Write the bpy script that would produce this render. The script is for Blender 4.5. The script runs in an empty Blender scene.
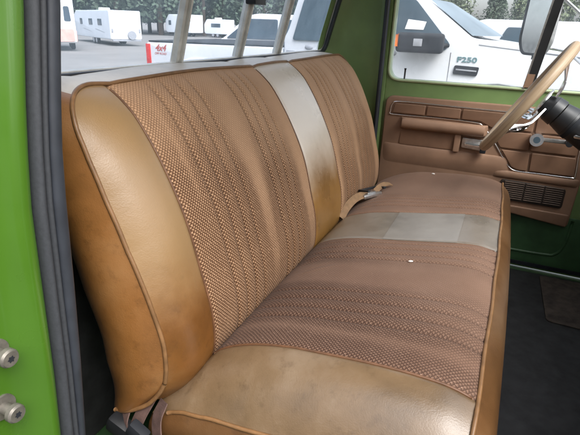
import bpy, bmesh, math, random
import numpy as np
from mathutils import Vector, Matrix

random.seed(7)
rng = np.random.default_rng(7)
scene = bpy.context.scene
COL = scene.collection
PI = math.pi

# ------------------------------------------------------------------ materials
def new_mat(name):
    m = bpy.data.materials.new(name)
    m.use_nodes = True
    nt = m.node_tree
    b = nt.nodes['Principled BSDF']
    return m, nt, b

def L(nt, a, b):
    nt.links.new(a, b)

def node(nt, t, **kw):
    n = nt.nodes.new(t)
    for k, v in kw.items():
        setattr(n, k, v)
    return n

def ramp(nt, fac, stops):
    r = node(nt, 'ShaderNodeValToRGB')
    e = r.color_ramp.elements
    while len(e) < len(stops):
        e.new(0.5)
    for i, (p, c) in enumerate(stops):
        e[i].position = p
        e[i].color = (*c, 1) if len(c) == 3 else c
    L(nt, fac, r.inputs[0])
    return r.outputs[0]

def noise(nt, vec, scale, detail=4, rough=0.55):
    n = node(nt, 'ShaderNodeTexNoise')
    n.inputs['Scale'].default_value = scale
    n.inputs['Detail'].default_value = detail
    n.inputs['Roughness'].default_value = rough
    if vec is not None:
        L(nt, vec, n.inputs['Vector'])
    return n.outputs[0]

def math_n(nt, op, a, b=None, c=None):
    n = node(nt, 'ShaderNodeMath', operation=op)
    for i, v in enumerate((a, b, c)):
        if v is None:
            continue
        if isinstance(v, (int, float)):
            n.inputs[i].default_value = v
        else:
            L(nt, v, n.inputs[i])
    return n.outputs[0]

def mixc(nt, fac, a, b, mode='MIX'):
    n = node(nt, 'ShaderNodeMix', data_type='RGBA', blend_type=mode)
    if isinstance(fac, (int, float)):
        n.inputs[0].default_value = fac
    else:
        L(nt, fac, n.inputs[0])
    for i, v in ((6, a), (7, b)):
        if isinstance(v, tuple):
            n.inputs[i].default_value = (*v, 1) if len(v) == 3 else v
        else:
            L(nt, v, n.inputs[i])
    return n.outputs[2]

def bump(nt, b, h, strength, dist):
    n = node(nt, 'ShaderNodeBump')
    n.inputs['Strength'].default_value = strength
    n.inputs['Distance'].default_value = dist
    L(nt, h, n.inputs['Height'])
    L(nt, n.outputs[0], b.inputs['Normal'])

def coords(nt):
    return node(nt, 'ShaderNodeTexCoord').outputs['Object']

def plain(name, col, rough=0.5, metal=0.0, var=0.12, scale=14, bump_s=0.0, bump_scale=300, coat=0.0, spec=0.5):
    m, nt, b = new_mat(name)
    co = coords(nt)
    n = noise(nt, co, scale)
    lo = tuple(c * (1 - var) for c in col)
    hi = tuple(min(1, c * (1 + var)) for c in col)
    L(nt, ramp(nt, n, [(0.3, lo), (0.7, hi)]), b.inputs['Base Color'])
    r = math_n(nt, 'MULTIPLY_ADD', noise(nt, co, scale * 2.3), 0.25, rough - 0.12)
    L(nt, r, b.inputs['Roughness'])
    b.inputs['Metallic'].default_value = metal
    b.inputs['Specular IOR Level'].default_value = spec
    b.inputs['Coat Weight'].default_value = coat
    b.inputs['Coat Roughness'].default_value = 0.12
    if bump_s:
        bump(nt, b, noise(nt, co, bump_scale, 3), bump_s, 0.001)
    return m

def vinyl(name, col, dusty, dark, rough=0.42, wear=0.5, top_blend=None):
    """worn upholstery vinyl: mottled, dusty on top, dark cracks and speckles, fine grain"""
    m, nt, b = new_mat(name)
    co = coords(nt)
    big = noise(nt, co, 5.5, 6, 0.62)
    c1 = ramp(nt, big, [(0.28, tuple(c * .62 for c in col)), (0.50, col), (0.72, dusty)])
    mid = noise(nt, co, 38, 8, 0.72)
    c2 = mixc(nt, math_n(nt, 'MULTIPLY', ramp(nt, mid, [(0.54, (0, 0, 0)), (0.74, (1, 1, 1))]), wear), c1, dark)
    fine = noise(nt, co, 240, 5, 0.8)
    c3 = mixc(nt, math_n(nt, 'MULTIPLY', ramp(nt, fine, [(0.58, (0, 0, 0)), (0.74, (1, 1, 1))]), 0.35 * wear + .1), c2, dark)
    # pale scuffs
    sc = noise(nt, co, 70, 7, 0.8)
    c4 = mixc(nt, math_n(nt, 'MULTIPLY', ramp(nt, sc, [(0.66, (0, 0, 0)), (0.80, (1, 1, 1))]), 0.55), c3, tuple(min(1, c * 1.7 + .05) for c in col))
    if top_blend:
        # window sheen put into the colour, paler towards the top: (z_low, z_high, colour, amount)
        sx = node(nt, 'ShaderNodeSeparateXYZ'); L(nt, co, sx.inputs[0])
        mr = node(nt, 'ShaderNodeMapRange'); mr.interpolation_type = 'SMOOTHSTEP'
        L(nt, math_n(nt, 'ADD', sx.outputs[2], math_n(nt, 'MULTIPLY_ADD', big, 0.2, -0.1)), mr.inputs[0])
        mr.inputs[1].default_value = top_blend[0]; mr.inputs[2].default_value = top_blend[1]
        c4 = mixc(nt, math_n(nt, 'MULTIPLY', mr.outputs[0], top_blend[3]), c4, top_blend[2])
    L(nt, c4, b.inputs['Base Color'])
    L(nt, math_n(nt, 'MULTIPLY_ADD', big, 0.35, rough - 0.15), b.inputs['Roughness'])
    b.inputs['Specular IOR Level'].default_value = 0.5
    b.inputs['Coat Weight'].default_value = 0.40; b.inputs['Coat Roughness'].default_value = 0.36
    vor = node(nt, 'ShaderNodeTexVoronoi')
    vor.inputs['Scale'].default_value = 420
    L(nt, co, vor.inputs['Vector'])
    h = math_n(nt, 'ADD', math_n(nt, 'MULTIPLY', vor.outputs['Distance'], 0.35), math_n(nt, 'MULTIPLY', noise(nt, co, 22, 4), 2.2))
    bump(nt, b, h, 0.32, 0.0014)
    return m

def weave(name, light, dark, tint, cell=0.0037):
    """basket weave: UV is in metres; attribute weave = contrast, groove = stitched pleat line"""
    m, nt, b = new_mat(name)
    uv = node(nt, 'ShaderNodeUVMap').outputs[0]
    sep = node(nt, 'ShaderNodeSeparateXYZ')
    L(nt, uv, sep.inputs[0])
    co = coords(nt)
    wob = math_n(nt, 'MULTIPLY_ADD', noise(nt, co, 60, 2), 0.0022, -0.0011)
    u = math_n(nt, 'ADD', sep.outputs[0], wob)
    v = math_n(nt, 'ADD', sep.outputs[1], wob)
    su = math_n(nt, 'SINE', math_n(nt, 'MULTIPLY', u, PI / cell))
    sv = math_n(nt, 'SINE', math_n(nt, 'MULTIPLY', v, PI / (cell * 1.12)))
    w = math_n(nt, 'MULTIPLY', su, sv)                                   # -1..1 checker
    w01 = math_n(nt, 'MULTIPLY_ADD', w, 0.5, 0.5)
    att = node(nt, 'ShaderNodeAttribute', attribute_name='weave')
    gr = node(nt, 'ShaderNodeAttribute', attribute_name='groove')
    patch = ramp(nt, noise(nt, co, 16, 4), [(0.3, (0.75, 0.75, 0.75)), (0.7, (1, 1, 1))])
    con = math_n(nt, 'MULTIPLY', att.outputs['Fac'], patch)
    dg = []
    for op in ('ADD', 'SUBTRACT'):
        t_ = math_n(nt, op, math_n(nt, 'DIVIDE', u, cell * 2), math_n(nt, 'DIVIDE', v, cell * 2.24))
        dg.append(math_n(nt, 'ABSOLUTE', math_n(nt, 'SUBTRACT', math_n(nt, 'FRACT', math_n(nt, 'ADD', t_, 50.25)), 0.5)))
    lat = math_n(nt, 'MINIMUM', dg[0], dg[1])
    lines = ramp(nt, lat, [(0.07, (0, 0, 0)), (0.20, (1, 1, 1))])
    k = math_n(nt, 'MULTIPLY', lines, ramp(nt, w01, [(0.12, (0.25, 0.25, 0.25)), (0.50, (1, 1, 1))]))
    inv = math_n(nt, 'SUBTRACT', 1.0, k)
    darkness = math_n(nt, 'MULTIPLY', inv, con)
    floor_ = math_n(nt, 'MULTIPLY', math_n(nt, 'MAXIMUM', math_n(nt, 'SUBTRACT', att.outputs['Fac'], 0.65), 0.0), 0.75)
    darkness = math_n(nt, 'MINIMUM', math_n(nt, 'ADD', darkness, floor_), 1.0)
    ragged = noise(nt, co, 900, 2)
    base = mixc(nt, ramp(nt, noise(nt, co, 4.5, 5, 0.6), [(0.35, (0, 0, 0)), (0.68, (1, 1, 1))]), light, tint)
    base = mixc(nt, math_n(nt, 'MULTIPLY', ragged, 0.35), base, tuple(c * .6 for c in light))
    c1 = mixc(nt, darkness, base, dark)
    # bright slubs where thread floats
    fl = ramp(nt, math_n(nt, 'MULTIPLY', w01, noise(nt, co, 130, 2)), [(0.50, (0, 0, 0)), (0.62, (1, 1, 1))])
    c1 = mixc(nt, math_n(nt, 'MULTIPLY', math_n(nt, 'MULTIPLY', fl, con), 0.85), c1, tuple(min(1, c * 1.45 + .04) for c in light))
    # stitched line, dotted
    st = math_n(nt, 'SINE', math_n(nt, 'MULTIPLY', sep.outputs[1], 2 * PI / 0.0075))
    dot = math_n(nt, 'MULTIPLY_ADD', math_n(nt, 'GREATER_THAN', st, -0.2), 0.5, 0.5)
    c2 = mixc(nt, math_n(nt, 'MULTIPLY', gr.outputs['Fac'], math_n(nt, 'MULTIPLY', dot, 0.60)), c1, tuple(c * .55 for c in dark))
    L(nt, c2, b.inputs['Base Color'])
    b.inputs['Roughness'].default_value = 0.62
    b.inputs['Specular IOR Level'].default_value = 0.14
    b.inputs['Sheen Weight'].default_value = 0.04
    b.inputs['Sheen Roughness'].default_value = 0.5
    h = math_n(nt, 'ADD', math_n(nt, 'MULTIPLY', k, con), math_n(nt, 'MULTIPLY', ragged, 0.25))
    bump(nt, b, h, 0.55, 0.0013)
    return m

def glass_mat(name, tint, haze, hazecol=(0.85, 0.9, 0.95)):
    m, nt, b = new_mat(name)
    out = nt.nodes['Material Output']
    nt.nodes.remove(b)
    tr = node(nt, 'ShaderNodeBsdfTransparent')
    tr.inputs[0].default_value = (*tint, 1)
    tl = node(nt, 'ShaderNodeBsdfTranslucent')
    tl.inputs[0].default_value = (*hazecol, 1)
    gl = node(nt, 'ShaderNodeBsdfGlossy')
    gl.inputs['Roughness'].default_value = 0.03
    co = coords(nt)
    hz = ramp(nt, noise(nt, co, 9, 6, 0.65), [(0.3, (haze * .55,) * 3), (0.7, (haze * 1.45,) * 3)])
    m1 = node(nt, 'ShaderNodeMixShader')
    L(nt, hz, m1.inputs[0]); L(nt, tr.outputs[0], m1.inputs[1]); L(nt, tl.outputs[0], m1.inputs[2])
    fr = node(nt, 'ShaderNodeFresnel'); fr.inputs[0].default_value = 1.35
    m2 = node(nt, 'ShaderNodeMixShader')
    L(nt, math_n(nt, 'MULTIPLY', fr.outputs[0], 0.6), m2.inputs[0]); L(nt, m1.outputs[0], m2.inputs[1]); L(nt, gl.outputs[0], m2.inputs[2])
    L(nt, m2.outputs[0], out.inputs[0])
    return m

M = {}
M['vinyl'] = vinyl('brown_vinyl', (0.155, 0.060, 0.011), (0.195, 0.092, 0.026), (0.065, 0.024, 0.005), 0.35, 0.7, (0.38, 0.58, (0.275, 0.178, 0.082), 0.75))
M['vinyl_front'] = vinyl('cushion_front_vinyl', (0.120, 0.055, 0.018), (0.15, 0.08, 0.034), (0.05, 0.022, 0.008), 0.40, 0.5)
M['vinyl_side'] = vinyl('side_vinyl', (0.215, 0.092, 0.024), (0.265, 0.130, 0.045), (0.085, 0.034, 0.008), 0.36, 0.6)
M['vinyl_seat'] = vinyl('worn_seat_vinyl', (0.155, 0.098, 0.050), (0.215, 0.155, 0.098), (0.062, 0.035, 0.015), 0.35, 0.6)
M['vinyl_top'] = vinyl('lit_top_vinyl', (0.52, 0.46, 0.38), (0.62, 0.57, 0.49), (0.3, 0.22, 0.13), 0.45, 0.3)  # backrest top: light from the rear window put into this pale colour
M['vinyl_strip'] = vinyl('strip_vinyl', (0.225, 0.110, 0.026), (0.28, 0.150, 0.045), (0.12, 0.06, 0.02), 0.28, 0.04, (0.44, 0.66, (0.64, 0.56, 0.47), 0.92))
M['vinyl_strip_seat'] = vinyl('seat_strip_vinyl', (0.175, 0.145, 0.115), (0.215, 0.185, 0.155), (0.11, 0.08, 0.055), 0.30, 0.5)
M['vinyl_patch'] = vinyl('silvery_patch', (0.205, 0.182, 0.157), (0.245, 0.222, 0.195), (0.15, 0.122, 0.10), 0.34, 0.2)
M['piping'] = plain('piping_vinyl', (0.185, 0.095, 0.038), 0.42, var=0.25, scale=40)
M['piping_dark'] = plain('seam_welt', (0.13, 0.06, 0.028), 0.5, var=0.3, scale=40)
M['fabric'] = weave('back_fabric', (0.53, 0.325, 0.190), (0.080, 0.036, 0.016), (0.46, 0.270, 0.150))
M['fabric_seat'] = weave('seat_fabric', (0.235, 0.142, 0.098), (0.055, 0.028, 0.018), (0.185, 0.106, 0.070))
M['green'] = plain('green_paint', (0.050, 0.130, 0.009), 0.3, var=0.10, scale=6, coat=0.5)
M['green_dark'] = plain('green_inner_paint', (0.165, 0.250, 0.092), 0.36, var=0.16, scale=7, coat=0.3)
M['lip'] = plain('lip_highlight', (0.42, 0.50, 0.30), 0.35, var=0.15, scale=9)
M['green_floor'] = plain('green_floor_paint', (0.035, 0.085, 0.030), 0.5, var=0.3, scale=9)
M['rubber'] = plain('weatherstrip_rubber', (0.026, 0.030, 0.038), 0.5, var=0.2, scale=30, bump_s=0.1)
M['rubber_gray'] = plain('dusty_weatherstrip', (0.032, 0.035, 0.040), 0.7, var=0.15, scale=200, bump_s=0.2, bump_scale=500)
M['black'] = plain('black_plastic', (0.014, 0.015, 0.017), 0.42, var=0.3)
M['mat'] = plain('black_floor_rubber', (0.016, 0.016, 0.017), 0.7, var=0.5, scale=20, bump_s=0.5, bump_scale=120)
M['carpet'] = plain('brown_floor_patch', (0.05, 0.038, 0.03), 0.9, var=0.5, scale=30, bump_s=0.8, bump_scale=200)
M['panel'] = plain('door_panel_brown', (0.265, 0.155, 0.098), 0.62, var=0.14, scale=12, bump_s=0.25, bump_scale=420)
M['panel_dark'] = plain('door_panel_recess', (0.20, 0.110, 0.066), 0.55, var=0.16, scale=12, bump_s=0.25, bump_scale=420)
M['grille'] = plain('speaker_grille_brown', (0.022, 0.014, 0.010), 0.55, var=0.2, scale=30)
M['grille_slat'] = plain('grille_slat_brown', (0.085, 0.055, 0.040), 0.6, var=0.2, scale=30)
M['chrome'] = plain('chrome', (0.82, 0.82, 0.83), 0.22, metal=1.0, var=0.05, scale=20)
M['chrome_dull'] = plain('worn_chrome', (0.62, 0.61, 0.60), 0.35, metal=1.0, var=0.2, scale=60)
M['alu'] = plain('aluminium_frame', (0.62, 0.60, 0.55), 0.42, metal=0.15, var=0.2, scale=25)
M['sill'] = plain('grey_sill_paint', (0.66, 0.66, 0.62), 0.45, var=0.18, scale=18)
M['bolt'] = plain('zinc_bolt', (0.19, 0.175, 0.15), 0.5, metal=0.55, var=0.25, scale=90)
M['webbing'] = plain('tan_belt_webbing', (0.20, 0.115, 0.055), 0.75, var=0.2, scale=60, bump_s=0.4, bump_scale=700)
M['webbing_dark'] = plain('mauve_belt_webbing', (0.095, 0.055, 0.045), 0.75, var=0.3, scale=60, bump_s=0.4, bump_scale=700)
M['white'] = plain('white_car_paint', (0.66, 0.675, 0.69), 0.25, var=0.03, scale=2, coat=0.5)
M['trailer_white'] = plain('trailer_white', (0.74, 0.74, 0.72), 0.4, var=0.05, scale=1.0)
M['trailer_side'] = plain('trailer_side_panel', (0.62, 0.66, 0.70), 0.4, var=0.05, scale=1.0)
M['dark_glass'] = plain('dark_vehicle_glass', (0.06, 0.085, 0.11), 0.08, var=0.2, scale=1.5)
M['blue_glass'] = plain('bluish_vehicle_glass', (0.06, 0.09, 0.115), 0.15, var=0.2, scale=1.5, spec=0.3)
M['ws_glass'] = plain('pale_windshield_glass', (0.16, 0.20, 0.23), 0.45, var=0.2, scale=1.5, spec=0.12)
M['grey'] = plain('grey_trim', (0.30, 0.31, 0.33), 0.5, var=0.15)
M['darkgrey'] = plain('dark_grey_trim', (0.020, 0.022, 0.026), 0.6, var=0.2, spec=0.15)
M['tyre'] = plain('tyre_rubber', (0.025, 0.025, 0.027), 0.8, var=0.3)
M['red'] = plain('red_lens', (0.55, 0.03, 0.025), 0.25, var=0.1)
M['decal_red'] = plain('red_decal', (0.42, 0.09, 0.08), 0.5, var=0.1)
M['badge'] = plain('badge_teal', (0.10, 0.20, 0.21), 0.4, var=0.1)
M['orange'] = plain('orange_lens', (0.75, 0.18, 0.03), 0.3, var=0.1)
M['pinkred'] = plain('faded_red_panel', (0.72, 0.36, 0.30), 0.5, var=0.15, scale=3)
M['paper'] = plain('white_paper', (0.8, 0.8, 0.78), 0.8, var=0.04)
M['lint'] = plain('pale_lint', (0.75, 0.70, 0.64), 0.9, var=0.05)
M['bounce_headliner'] = plain('bounce_headliner', (0.40, 0.36, 0.30), 0.9, var=0.1)
M['glass'] = glass_mat('rear_window_glass', (0.86, 0.91, 1.0), 0.15, (0.72, 0.88, 1.0))
M['glass_door'] = glass_mat('door_window_glass', (0.93, 0.96, 0.98), 0.10, (0.85, 0.93, 1.0))
M['glass_ws'] = glass_mat('windshield_glass', (0.93, 0.96, 0.96), 0.05)
M['mirror'] = plain('mirror_face', (0.62, 0.65, 0.68), 0.10, metal=1.0, var=0.02)
M['bark'] = plain('bark', (0.07, 0.05, 0.035), 0.9, var=0.3, scale=3)

def wood_mat():
    m, nt, b = new_mat('tan_wheel_cover')
    co = coords(nt)
    mp = node(nt, 'ShaderNodeMapping')
    L(nt, node(nt, 'ShaderNodeUVMap').outputs[0], mp.inputs[0])
    mp.inputs['Scale'].default_value = (3.0, 130.0, 1)
    n = noise(nt, mp.outputs[0], 1.0, 6, 0.65)
    n2 = noise(nt, co, 90, 3)
    c = ramp(nt, n, [(0.30, (0.19, 0.12, 0.070)), (0.5, (0.40, 0.29, 0.185)), (0.72, (0.52, 0.40, 0.275))])
    L(nt, mixc(nt, math_n(nt, 'MULTIPLY', n2, 0.3), c, (0.25, 0.16, 0.09)), b.inputs['Base Color'])
    b.inputs['Roughness'].default_value = 0.45
    bump(nt, b, n, 0.3, 0.002)
    return m
M['wood'] = wood_mat()

def foliage(name, a, b_):
    m, nt, b = new_mat(name)
    oi = node(nt, 'ShaderNodeObjectInfo')
    n = noise(nt, coords(nt), 1.1, 5, 0.7)
    c = ramp(nt, n, [(0.32, a), (0.68, b_)])
    hs = node(nt, 'ShaderNodeHueSaturation')
    L(nt, math_n(nt, 'MULTIPLY_ADD', oi.outputs['Random'], 0.6, 0.7), hs.inputs['Value'])
    L(nt, c, hs.inputs['Color'])
    L(nt, hs.outputs[0], b.inputs['Base Color'])
    b.inputs['Roughness'].default_value = 0.8
    return m
M['conifer'] = foliage('conifer_foliage', (0.050, 0.080, 0.052), (0.140, 0.185, 0.120))
M['leafy'] = foliage('leafy_foliage', (0.080, 0.105, 0.065), (0.190, 0.220, 0.125))

def ground_mat():
    m, nt, b = new_mat('gravel_lot')
    co = coords(nt)
    n = noise(nt, co, 0.35, 6, 0.6)
    n2 = noise(nt, co, 14, 6, 0.75)
    c = ramp(nt, n, [(0.3, (0.17, 0.165, 0.155)), (0.7, (0.24, 0.23, 0.215))])
    L(nt, mixc(nt, math_n(nt, 'MULTIPLY', n2, 0.5), c, (0.13, 0.125, 0.115)), b.inputs['Base Color'])
    b.inputs['Roughness'].default_value = 0.95
    bump(nt, b, n2, 0.6, 0.02)
    return m
M['ground'] = ground_mat()

# ------------------------------------------------------------------ object helpers
def origin(p):
    o = Vector((0, 0, 0))
    while p is not None:
        o = o + Vector(p.location)
        p = p.parent
    return o

def tag(o, label=None, cat=None, group=None, kind=None):
    if label: o['label'] = label
    if cat: o['category'] = cat
    if group: o['group'] = group
    if kind: o['kind'] = kind
    return o

def thing(name, label, cat, loc=(0, 0, 0), group=None, rotz=0.0):
    o = bpy.data.objects.new(name, None)
    COL.objects.link(o)
    o.location = loc
    o.rotation_euler = (0, 0, rotz)
    o.empty_display_size = 0.1
    return tag(o, label, cat, group)

def obj(name, verts, faces, mat, parent=None, smooth=False, uv=None, attrs=None, local=False, mats=None, fmat=None):
    if parent is not None and not local:
        o0 = origin(parent)
        verts = [Vector(v) - o0 for v in verts]
    me = bpy.data.meshes.new(name)
    me.from_pydata([tuple(v) for v in verts], [], faces)
    me.update()
    for mm in (mats or [mat]):
        me.materials.append(mm)
    if fmat:
        me.polygons.foreach_set('material_index', fmat)
    if smooth:
        me.polygons.foreach_set('use_smooth', [True] * len(me.polygons))
    if uv is not None:
        ul = me.uv_layers.new(name='UVMap')
        for lp in me.loops:
            ul.data[lp.index].uv = uv[lp.vertex_index]
    if attrs:
        for k, vals in attrs.items():
            a = me.attributes.new(k, 'FLOAT', 'POINT')
            a.data.foreach_set('value', [float(x) for x in vals])
    o = bpy.data.objects.new(name, me)
    COL.objects.link(o)
    o.parent = parent
    return o

def from_bm(name, bm, mat, parent=None, smooth=False, local=False, mats=None):
    bm.verts.index_update()
    verts = [v.co.copy() for v in bm.verts]
    faces = [[v.index for v in f.verts] for f in bm.faces]
    fm = [f.material_index for f in bm.faces]
    bm.free()
    return obj(name, verts, faces, mat, parent, smooth, local=local, mats=mats, fmat=fm if mats else None)

def smooth_by_angle(o, ang=0.7):
    me = o.data
    bm = bmesh.new(); bm.from_mesh(me)
    for f in bm.faces: f.smooth = True
    for e in bm.edges:
        if len(e.link_faces) == 2 and e.calc_face_angle(0) > ang:
            e.smooth = False
    bm.to_mesh(me); bm.free()
    return o

def add_box(bm, lo, hi, bevel=0.0, seg=2, mi=0, rot=None, pivot=None):
    lo = Vector(lo); hi = Vector(hi)
    r = bmesh.ops.create_cube(bm, size=1.0)
    vs = r['verts']
    c = (lo + hi) / 2; s = hi - lo
    for v in vs:
        v.co = Vector((v.co.x * s.x, v.co.y * s.y, v.co.z * s.z)) + c
    fs = list({f for v in vs for f in v.link_faces})
    if bevel > 0:
        es = list({e for v in vs for e in v.link_edges})
        rr = bmesh.ops.bevel(bm, geom=es, offset=bevel, segments=seg, affect='EDGES', profile=0.6)
        fs = list({f for f in rr['faces']} | {f for f in fs if f.is_valid})
        vs = list({v for f in fs for v in f.verts})
    for f in fs: f.material_index = mi
    if rot is not None:
        pv = Vector(pivot) if pivot is not None else c
        for v in vs: v.co = rot @ (v.co - pv) + pv
    return vs

def box(name, lo, hi, mat, parent=None, bevel=0.004, rot=None, pivot=None, local=False, seg=2):
    bm = bmesh.new()
    add_box(bm, lo, hi, bevel, seg, 0, rot, pivot)
    o = from_bm(name, bm, mat, parent, local=local)
    return smooth_by_angle(o)

def catmull(P, n, closed=False):
    P = [np.array(p, float) for p in P]
    m = len(P)
    segs = m if closed else m - 1
    out = []
    for i in range(segs):
        if closed:
            p0, p1, p2, p3 = P[(i - 1) % m], P[i], P[(i + 1) % m], P[(i + 2) % m]
        else:
            p1, p2 = P[i], P[i + 1]
            p0 = P[i - 1] if i > 0 else 2 * p1 - p2
            p3 = P[i + 2] if i + 2 < m else 2 * p2 - p1
        for k in range(n):
            t = k / n
            out.append(0.5 * ((2 * p1) + (-p0 + p2) * t + (2 * p0 - 5 * p1 + 4 * p2 - p3) * t * t + (-p0 + 3 * p1 - 3 * p2 + p3) * t ** 3))
    if not closed:
        out.append(P[-1])
    return out

def tube_data(pts, r, n=10, closed=False, squash=None, cap=True):
    pts = [Vector(p) for p in pts]
    m = len(pts)
    rs = r if hasattr(r, '__len__') else [r] * m
    V, F, UV = [], [], []
    up = None
    length = 0
    for i in range(m):
        a = pts[(i - 1) % m] if (closed or i > 0) else pts[i]
        b = pts[(i + 1) % m] if (closed or i < m - 1) else pts[i]
        t = (b - a).normalized()
        if up is None:
            up = t.orthogonal().normalized()
        up = (up - t * up.dot(t))
        if up.length < 1e-6: up = t.orthogonal()
        up.normalize()
        s = t.cross(up)
        if i > 0: length += (pts[i] - pts[i - 1]).length
        for k in range(n):
            an = 2 * PI * k / n
            V.append(pts[i] + (up * math.cos(an) + s * math.sin(an)) * rs[i])
            UV.append((length, k / n * 2 * PI * rs[i]))
    for i in range(m if closed else m - 1):
        j = (i + 1) % m
        for k in range(n):
            l = (k + 1) % n
            F.append((i * n + k, j * n + k, j * n + l, i * n + l))
    if cap and not closed:
        F.append(tuple(range(n))[::-1]); F.append(tuple((m - 1) * n + k for k in range(n)))
    return V, F, UV

def tube(name, pts, r, mat, parent=None, n=10, closed=False, local=False):
    V, F, UV = tube_data(pts, r, n, closed)
    return obj(name, V, F, mat, parent, True, uv=UV, local=local)

def join_tubes(name, lst, mat, parent=None, n=8, local=False):
    V, F = [], []
    for pts, r in lst:
        v, f, _ = tube_data(pts, r, n)
        k = len(V); V += v; F += [tuple(i + k for i in q) for q in f]
    return obj(name, V, F, mat, parent, True, local=local)

def sweep(name, path, section, mat, parent=None, frame=None, smooth=True, local=False, cap=True):
    """section: list of (a,b) offsets; frame(i)->(A,B) world axes"""
    V, F = [], []
    n = len(section); m = len(path)
    for i, p in enumerate(path):
        A, B = frame(i)
        for a, b in section:
            V.append(Vector(p) + Vector(A) * a + Vector(B) * b)
    for i in range(m - 1):
        for k in range(n):
            l = (k + 1) % n
            F.append((i * n + k, i * n + l, (i + 1) * n + l, (i + 1) * n + k))
    if cap:
        F.append(tuple(range(n))[::-1]); F.append(tuple((m - 1) * n + k for k in range(n)))
    return obj(name, V, F, mat, parent, smooth, local=local)

def plate(name, outer, holes, thick, mat, parent, mapf, bevel=0.0, local=False):
    """flat plate with holes; outline in (a,b); mapf(a,b,c) -> world, c = 0..thick"""
    cu = bpy.data.curves.new(name, 'CURVE')
    cu.dimensions = '2D'; cu.fill_mode = 'BOTH'
    cu.extrude = max(thick / 2 - bevel, 1e-4); cu.bevel_depth = bevel; cu.bevel_resolution = 2
    if bevel: cu.offset = -bevel
    for loop in [outer] + list(holes):
        s = cu.splines.new('POLY'); s.points.add(len(loop) - 1)
        for p, q in zip(s.points, loop): p.co = (q[0], q[1], 0, 1)
        s.use_cyclic_u = True
    return curve_to_obj(name, cu, mat, parent, lambda v: mapf(v.x, v.y, v.z + thick / 2), local)

def curve_to_obj(name, cu, mat, parent, f, local=False, smooth=True):
    t = bpy.data.objects.new('tmp', cu)
    COL.objects.link(t)
    dg = bpy.context.evaluated_depsgraph_get()
    me = bpy.data.meshes.new_from_object(t.evaluated_get(dg))
    bm = bmesh.new(); bm.from_mesh(me)
    bmesh.ops.remove_doubles(bm, verts=bm.verts, dist=1e-5)
    for v in bm.verts: v.co = Vector(f(v.co))
    bmesh.ops.recalc_face_normals(bm, faces=bm.faces)
    bpy.data.objects.remove(t); bpy.data.curves.remove(cu); bpy.data.meshes.remove(me)
    o = from_bm(name, bm, mat, parent, local=local)
    if smooth: smooth_by_angle(o, 0.6)
    return o

def text_obj(name, s, size, mat, parent, f, extrude=0.004, shear=0.0, local=False, bold=0.0):
    cu = bpy.data.curves.new(name, 'FONT')
    cu.body = s; cu.size = size; cu.extrude = extrude; cu.shear = shear; cu.offset = bold
    cu.align_x = 'CENTER'; cu.align_y = 'CENTER'
    return curve_to_obj(name, cu, mat, parent, f, local)

def rrect(x0, y0, x1, y1, r, n=6):
    rs = r if isinstance(r, (list, tuple)) else [r] * 4
    out = []
    for (cx, cy, a0, rr) in ((x1 - rs[1], y0 + rs[1], -90, rs[1]), (x1 - rs[2], y1 - rs[2], 0, rs[2]), (x0 + rs[3], y1 - rs[3], 90, rs[3]), (x0 + rs[0], y0 + rs[0], 180, rs[0])):
        for k in range(n + 1):
            a = math.radians(a0 + 90 * k / n)
            out.append((cx + rr * math.cos(a), cy + rr * math.sin(a)))
    return out

def round_poly(P, r, n=5):
    out = []
    m = len(P)
    for i in range(m):
        p = Vector(P[i]); a = Vector(P[i - 1]); b = Vector(P[(i + 1) % m])
        ri = r[i] if hasattr(r, '__len__') else r
        d1 = (a - p); d2 = (b - p)
        k = min(ri, d1.length * .45, d2.length * .45)
        q1 = p + d1.normalized() * k; q2 = p + d2.normalized() * k
        for j in range(n + 1):
            t = j / n
            out.append(tuple((1 - t) ** 2 * q1 + 2 * t * (1 - t) * p + t * t * q2))
    return out

# ------------------------------------------------------------------ camera
cam_d = bpy.data.cameras.new('camera'); cam = bpy.data.objects.new('camera', cam_d)
COL.objects.link(cam)
Rr = Vector((0.91033672, 0.41267732, 0.03137662)); Uu = Vector((-0.18209724, 0.33130435, 0.92578508)); Fw = Vector((-0.3716553, 0.84848975, -0.37674592))
mw = Matrix(((Rr.x, Uu.x, -Fw.x, 0.44077), (Rr.y, Uu.y, -Fw.y, -0.51771), (Rr.z, Uu.z, -Fw.z, 0.58123), (0, 0, 0, 1)))
cam.matrix_world = mw
cam_d.sensor_width = 36; cam_d.lens = 36 * 473.33 / 580
cam_d.clip_start = 0.05; cam_d.clip_end = 3000
scene.camera = cam

# ------------------------------------------------------------------ BENCH SEAT
W = 1.42
YV, YS1, YS2 = 0.12, 0.65, 0.877
seat = thing('bench_seat', 'brown vinyl and woven fabric bench seat with a pale centre stripe', 'bench seat', (0.2, 0.71, -0.33))

BP = [(-0.030, -0.075), (0.000, -0.035), (.013, .010), (.010, .08), (-.006, .147), (-.035, .25), (-.079, .345), (-.126, .42), (-.158, .453), (-.192, .477)]
BPs = np.array(catmull(BP, 14))
_d = np.r_[0, np.cumsum(np.hypot(*np.diff(BPs, axis=0).T))]
BLEN = _d[-1]
def back_base(s):
    x = np.interp(s, _d, BPs[:, 0]); z = np.interp(s, _d, BPs[:, 1])
    e = 0.004
    a = np.array([np.interp(s - e, _d, BPs[:, 0]), np.interp(s - e, _d, BPs[:, 1])]); b = np.array([np.interp(s + e, _d, BPs[:, 0]), np.interp(s + e, _d, BPs[:, 1])])
    t = b - a; t /= np.hypot(*t)
    return x, z, t[1], -t[0]          # normal pointing forward (+X) / up
RC = 0.085
def corner_in(s):
    d = s - (BLEN - RC)
    if d <= 0: return 0.0
    d = min(d, RC)
    return RC - math.sqrt(max(RC * RC - d * d, 0))
GA = [0.205, 0.243, 0.281, 0.319]
GB = [0.442, 0.478, 0.516, 0.554]
GC_ = [0.935, 0.968, 1.000, 1.036]
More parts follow.
